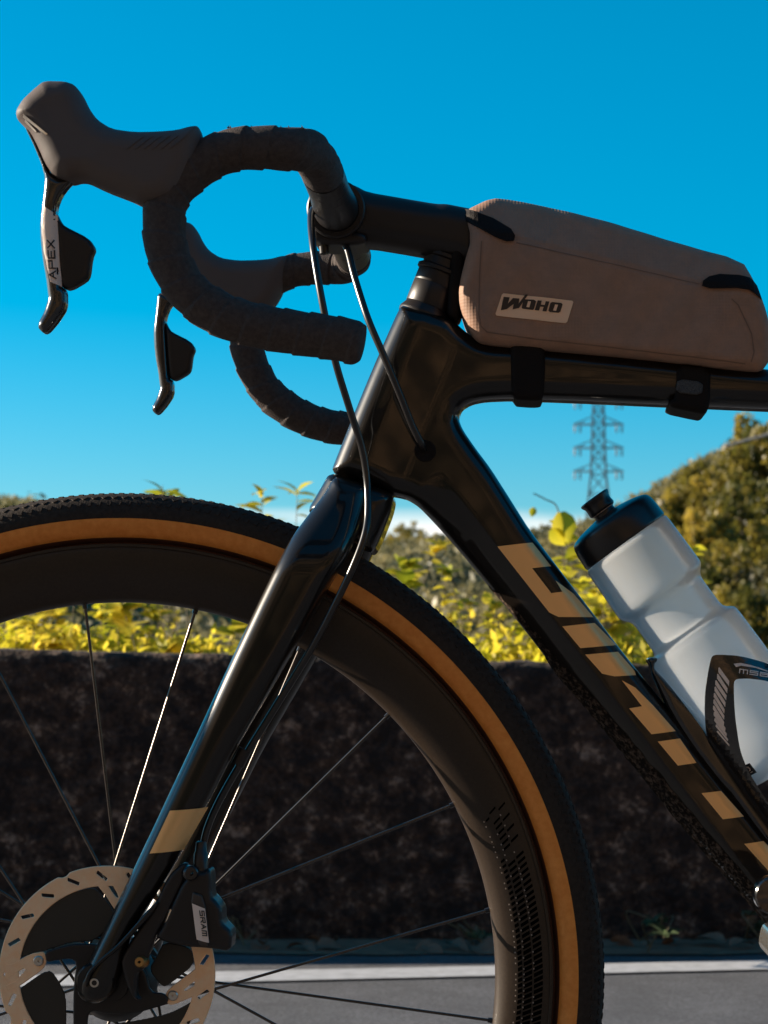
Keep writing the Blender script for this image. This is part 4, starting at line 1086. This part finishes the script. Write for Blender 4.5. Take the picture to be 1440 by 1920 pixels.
lathe('seat_post', STp - st_d * .02, st_d, [(0, .005), (0, .0136), (.17, .0136), (.17, .005)], M['satin'], bike, 32)
sp = STp + st_d * .16
bm = bmesh.new(); bmesh.ops.create_uvsphere(bm, u_segments=36, v_segments=18, radius=1)
for v in bm.verts:
    x = v.co.x; w = 0.020 + 0.052 * max(0, (x + 0.35) / 1.35) ** 1.3
    v.co = Vector((x * 0.135, v.co.y * w * 1.05, (v.co.z * 0.020 if v.co.z > 0 else v.co.z * 0.030) + 0.014 * x * x))
bmesh.ops.translate(bm, vec=sp + Vector((.005, 0, .045)), verts=bm.verts); bm_obj('saddle', bm, M['satin'], bike, True)
sweep('saddle_rail', np.array([sp + Vector((-.09, 0.02, .03)), sp + Vector((-.03, 0.022, .004)), sp + Vector((.04, .022, .004)), sp + Vector((.10, .03, .03))]), lambda i, s_, t: .0035, M['alloy_black'], bike, 10)
sweep('saddle_rail', np.array([sp + Vector((-.09, -0.02, .03)), sp + Vector((-.03, -0.022, .004)), sp + Vector((.04, -.022, .004)), sp + Vector((.10, -.03, .03))]), lambda i, s_, t: .0035, M['alloy_black'], bike, 10)
rear = bpy.data.objects.new('rear_wheel', None); link(rear, bike)
for ch_ in [o for o in bpy.data.objects if o.parent == wheel]:
    c_ = ch_.copy(); COL.objects.link(c_); c_.parent = rear; c_.location = (0.995, 0, 0)
inflate('pedal', [(1438, 1742), (1452, 1738), (1490, 1745), (1495, 1775), (1455, 1792), (1436, 1790), (1431, 1775)], -0.18, 0.030, 0.003, M['chrome'], bike, vox=0.0012)

# ================================================================== TOP TUBE BAG
BAG = [(868, 392), (922, 362), (960, 364), (1040, 380), (1140, 406), (1250, 440), (1395, 483), (1412, 520), (1432, 570), (1446, 620), (1446, 672), (1428, 697), (1390, 695), (1200, 672), (1000, 655), (905, 645), (890, 636), (872, 606), (861, 572), (860, 540), (868, 500), (884, 445)]
bagroot = root('top_tube_bag', at(1150, 690, 0), 'brown grey fabric frame bag strapped on the top tube behind the stem', 'bag')
ck = px2xz([(880, 432), (965, 448), (1150, 493), (1330, 536), (1460, 556)], -0.03)
def bag_hy(X, Z):
    zc = np.interp(X, ck[:, 0], ck[:, 1]); dz = Z - zc
    x0 = px2xz([(862, 500)], -.03)[0, 0]
    front = np.clip((X - x0) / 0.02, 0, 1)
    H = 0.0275 + 0.0035 * np.sqrt(front)
    H = H - np.where(dz > 0, 0.020 * (np.clip(dz / 0.036, 0, 1)) ** 1.1, 0)
    H = H - 0.0008 * np.exp(-(dz / 0.0018) ** 2)                    # stitched crease
    H = H + 0.0016 * np.sin(X * 34 + 1.0) * np.sin(Z * 47) + 0.0007 * np.sin(X * 80 + Z * 60) + 0.0004 * np.sin(X * 190 - Z * 150)
    return H
bag = inflate('bag_body', BAG, 0, 0.031, 0.009, M['bag'], bagroot, vox=0.0013, Yref=-0.022, hyf=bag_hy)
decal('bag_strap', [(856, 386), (872, 384), (895, 396), (925, 408), (958, 430), (966, 444), (964, 453), (950, 455), (930, 447), (885, 420), (862, 400)], bag.front, -0.028, M['webbing'], bagroot, 0.0, 0.003, thick=0.0022)
decal('bag_strap', [(1428, 560), (1421, 533), (1406, 520), (1385, 515), (1350, 513), (1330, 518), (1318, 527), (1316, 536), (1330, 541), (1380, 541), (1405, 545)], bag.front, -0.028, M['webbing'], bagroot, 0.0, 0.003, thick=0.0022)
decal('bag_label_patch', [(941, 553), (944, 550.5), (1073, 564.5), (1075, 567), (1063.5, 604), (1060, 606.5), (931, 591.8), (929, 588.5)], bag.front, -0.031, M['bag_label'], bagroot, 0.0003, 0.003, thick=0.0004)
Z8 = lambda pts: [(920 + x / 8, 530 + y / 8) for x, y in pts]
for q, mk, of in ([(195, 218), (285, 226), (258, 318), (335, 236), (432, 244), (418, 322), (525, 180), (560, 190), (425, 383), (330, 402), (345, 322), (240, 400), (152, 418)], 'bagdark', 0.0011), \
        ([(500, 255), (650, 265), (680, 290), (650, 400), (630, 415), (480, 395), (465, 380), (490, 270)], 'bagdark', 0.0011), ([(560, 285), (605, 288), (580, 378), (535, 372)], 'bag_label', 0.0014), \
        ([(705, 275), (765, 280), (752, 340), (810, 345), (825, 288), (880, 293), (835, 440), (775, 432), (795, 372), (742, 368), (725, 425), (660, 418)], 'bagdark', 0.0011), \
        ([(920, 300), (1060, 312), (1078, 335), (1045, 440), (1020, 457), (885, 445), (865, 425), (895, 315)], 'bagdark', 0.0011), ([(965, 335), (1010, 340), (980, 430), (935, 425)], 'bag_label', 0.0014):
    if mk == 'bagdark' and mk not in M: M[mk] = mat('label_lettering_brown', (0.045, 0.024, 0.014), 0.6)
    decal('label_letter', Z8(q), bag.front, -0.031, M[mk], bagroot, of, 0.004)
# seam welts
SEAM = mat('bag_seam_brown', (0.18, 0.105, 0.072), 0.8)  # seam lines a darker brown than the bag fabric
for q in ([(902, 452), (904, 452), (900, 520), (899, 590), (903, 612), (914, 622), (1000, 634), (1200, 657), (1398, 681), (1398, 683), (1200, 659), (1000, 636), (913, 624), (901, 613), (897, 590), (898, 520)],
          [(1372, 560), (1385, 572), (1410, 625), (1415, 660), (1410, 678), (1408, 678), (1413, 660), (1408, 626), (1383, 573), (1371, 562)],
          [(968, 455), (1150, 494.5), (1312, 531.5), (1312, 533), (1150, 496), (968, 456.5)]):
    decal('bag_seam', q, bag.front, -0.03, SEAM, bagroot, 0.0003, 0.004)
inflate('tube_strap', [(958, 640), (1020, 646), (1022, 700), (1018, 757), (1000, 759), (960, 756), (957, 700)], 0, 0.0245, 0.004, M['webbing'], bagroot, vox=0.0012)
inflate('tube_strap', [(1264, 690), (1328, 697), (1326, 765), (1318, 784), (1300, 781), (1250, 770), (1252, 757), (1262, 752)], 0, 0.0245, 0.004, M['webbing'], bagroot, vox=0.0012)
inflate('head_strap', [(846, 470), (870, 462), (872, 560), (862, 606), (850, 604), (838, 596), (842, 540)], 0, 0.017, 0.004, M['webbing'], bagroot, vox=0.0012)
inflate('hook_patch', [(1270, 710), (1319, 716), (1316, 742), (1266, 736)], -0.0248, 0.0009, 0.0004, mat('hook_tape', (0.02, 0.018, 0.018), 0.5, bump=(1200, 1.0, 0.002), var=(0.10, 0.09, 0.085), noise_scale=900), bagroot, vox=0.0007)

# ================================================================== BOTTLE AND CAGE
BA = Vector((0.582, 0, -0.813)).normalized()           # axis, downwards along the tube
b0 = at(1171.7, 1015, 0)
z6 = 1 / 2.571
def bprof(l): return [(pm(t * z6), pm(r * z6)) for t, r in l]
bot = root('water_bottle', b0 + BA * 0.21, 'milky translucent water bottle with black cap held in the cage', 'bottle')
body = lathe('bottle_body', b0, BA, bprof([(-20, 214), (2, 214), (6, 222), (16, 233), (40, 236), (150, 238), (255, 240), (285, 240), (298, 236), (312, 226), (330, 210), (348, 201), (370, 198), (440, 198), (500, 199), (522, 203), (538, 214), (550, 232), (560, 244), (575, 250), (620, 253), (760, 256), (900, 257), (1150, 256), (1260, 252), (1300, 236), (1318, 200), (1320, 2)]), M['bottle'], bot, 96, True, 60)
lathe('bottle_cap', b0, BA, bprof([(4, 205), (8, 226), (2, 231), (-6, 232), (-70, 229), (-104, 224), (-122, 216), (-132, 200), (-145, 160), (-154, 110), (-161, 60), (-162, 2)][::-1]), M['cap'], bot, 80, True, 40)
lathe('bottle_nozzle', b0, BA, bprof([(-140, 62), (-160, 57), (-172, 54), (-178, 56), (-184, 66), (-192, 70), (-200, 69), (-215, 67), (-232, 70), (-244, 77), (-252, 79), (-257, 76), (-259, 70), (-257, 40), (-256, 2)][::-1]), M['cap'], bot, 48, True, 40)
lathe('nozzle_seal', b0, BA, bprof([(-178, 56), (-180, 61), (-184, 62), (-188, 58)]), M['white_print'], bot, 40)
# cage
RCG = pm(262 * z6)
def cage_front(x, z):
    rx = x - b0.x; rz = z - b0.z
    nn_ = rx * (-BA.z) + rz * BA.x
    return -np.sqrt(np.maximum(RCG ** 2 - nn_ ** 2, 1e-7))
cage_pts = Z6([(1160, 900), (1190, 893), (1300, 899), (1440, 935), (1560, 985), (1620, 1060), (1640, 1120), (1560, 1090), (1440, 1020), (1340, 1008), (1280, 1010), (1266, 1025), (1268, 1110), (1275, 1200), (1300, 1350), (1340, 1450), (1440, 1610), (1560, 1760), (1480, 1800), (1330, 1560), (1230, 1420), (1150, 1290), (1136, 1200), (1131, 1080), (1145, 970)])
cage = decal('bottle_cage', chaikin(cage_pts, 2), cage_front, -0.03, M['gloss_black'], bike, 0.0, 0.003, thick=0.0030)
def cage_skin(x, z): return cage_front(x, z) - 0.0030
inflate('cage_spine', Z6([(850, 918), (862, 907), (900, 907), (905, 925), (888, 935), (886, 960), (910, 985), (1000, 1080), (1140, 1225), (1180, 1330), (1330, 1560), (1560, 1860), (1480, 1900), (1250, 1570), (1180, 1500), (1060, 1340), (960, 1180), (900, 1050), (872, 985), (868, 940)]), 0, 0.017, 0.005, M['gloss_black'], bike, vox=0.0011)
Z6b = lambda pts: [(1300 + x / 6.4, 1200 + y / 6.4) for x, y in pts]
for a in range(11):
    t = a / 10
    l0 = np.interp(a, [0, 1, 2, 4, 6, 8, 10], [285, 270, 250, 235, 230, 250, 285]); y0 = np.interp(a, [0, 10], [335, 1095])
    l1 = np.interp(a, [0, 1, 2, 4, 6, 8, 10], [415, 395, 385, 365, 365, 400, 435]); y1 = y0 + 165 + 35 * math.sin(t * 3)
    w = np.interp(a, [0, 3, 7, 10], [68, 62, 45, 14])
    decal('cage_stripe', Z6b([(l0, y0), (l0 + 12, y0 - 8), (l1, y1 - 8), (l1 - 4, y1 + w * .8), (l0, y0 + w * .75)]), cage_skin, -0.033, M['white_print'], cage, 0.0005, 0.004)
lettering('cage_lettering', 'msa', (1300 + 540 / 6.4, 1200 + 392 / 6.4), (9.3, 1.3), (1.2, -9), 1.6, 0.55, 0.22, cage_skin, -0.034, M['white_print'], cage, 0.0006)
decal('cage_swoosh', Z6b([(470, 285), (560, 275), (680, 300), (800, 335), (896, 370), (896, 382), (740, 335), (680, 325), (560, 308), (500, 325), (480, 300)]), cage_skin, -0.034, M['white_print'], cage, 0.0006, 0.004)
def bot_front(x, z):
    rx = x - b0.x; rz = z - b0.z; nn_ = rx * (-BA.z) + rz * BA.x
    return -np.sqrt(np.maximum(pm(257 * z6) ** 2 - nn_ ** 2, 1e-7))
decal('bottle_tag', Z6b([(615, 1510), (680, 1478), (765, 1590), (690, 1637)]), bot_front, -0.034, M['cap'], bot, 0.0006, 0.003)
for q in ([(645, 1525), (665, 1520), (690, 1545), (695, 1570), (680, 1582), (676, 1572), (682, 1560), (672, 1545), (655, 1540)], [(690, 1595), (712, 1578), (718, 1585), (697, 1603)]):
    decal('bottle_tag_mark', Z6b(q), bot_front, -0.034, M['white_print'], bot, 0.0010, 0.003)

for o in bpy.data.objects:
    for k in ('_root', '_x'):
        if k in o: del o[k]
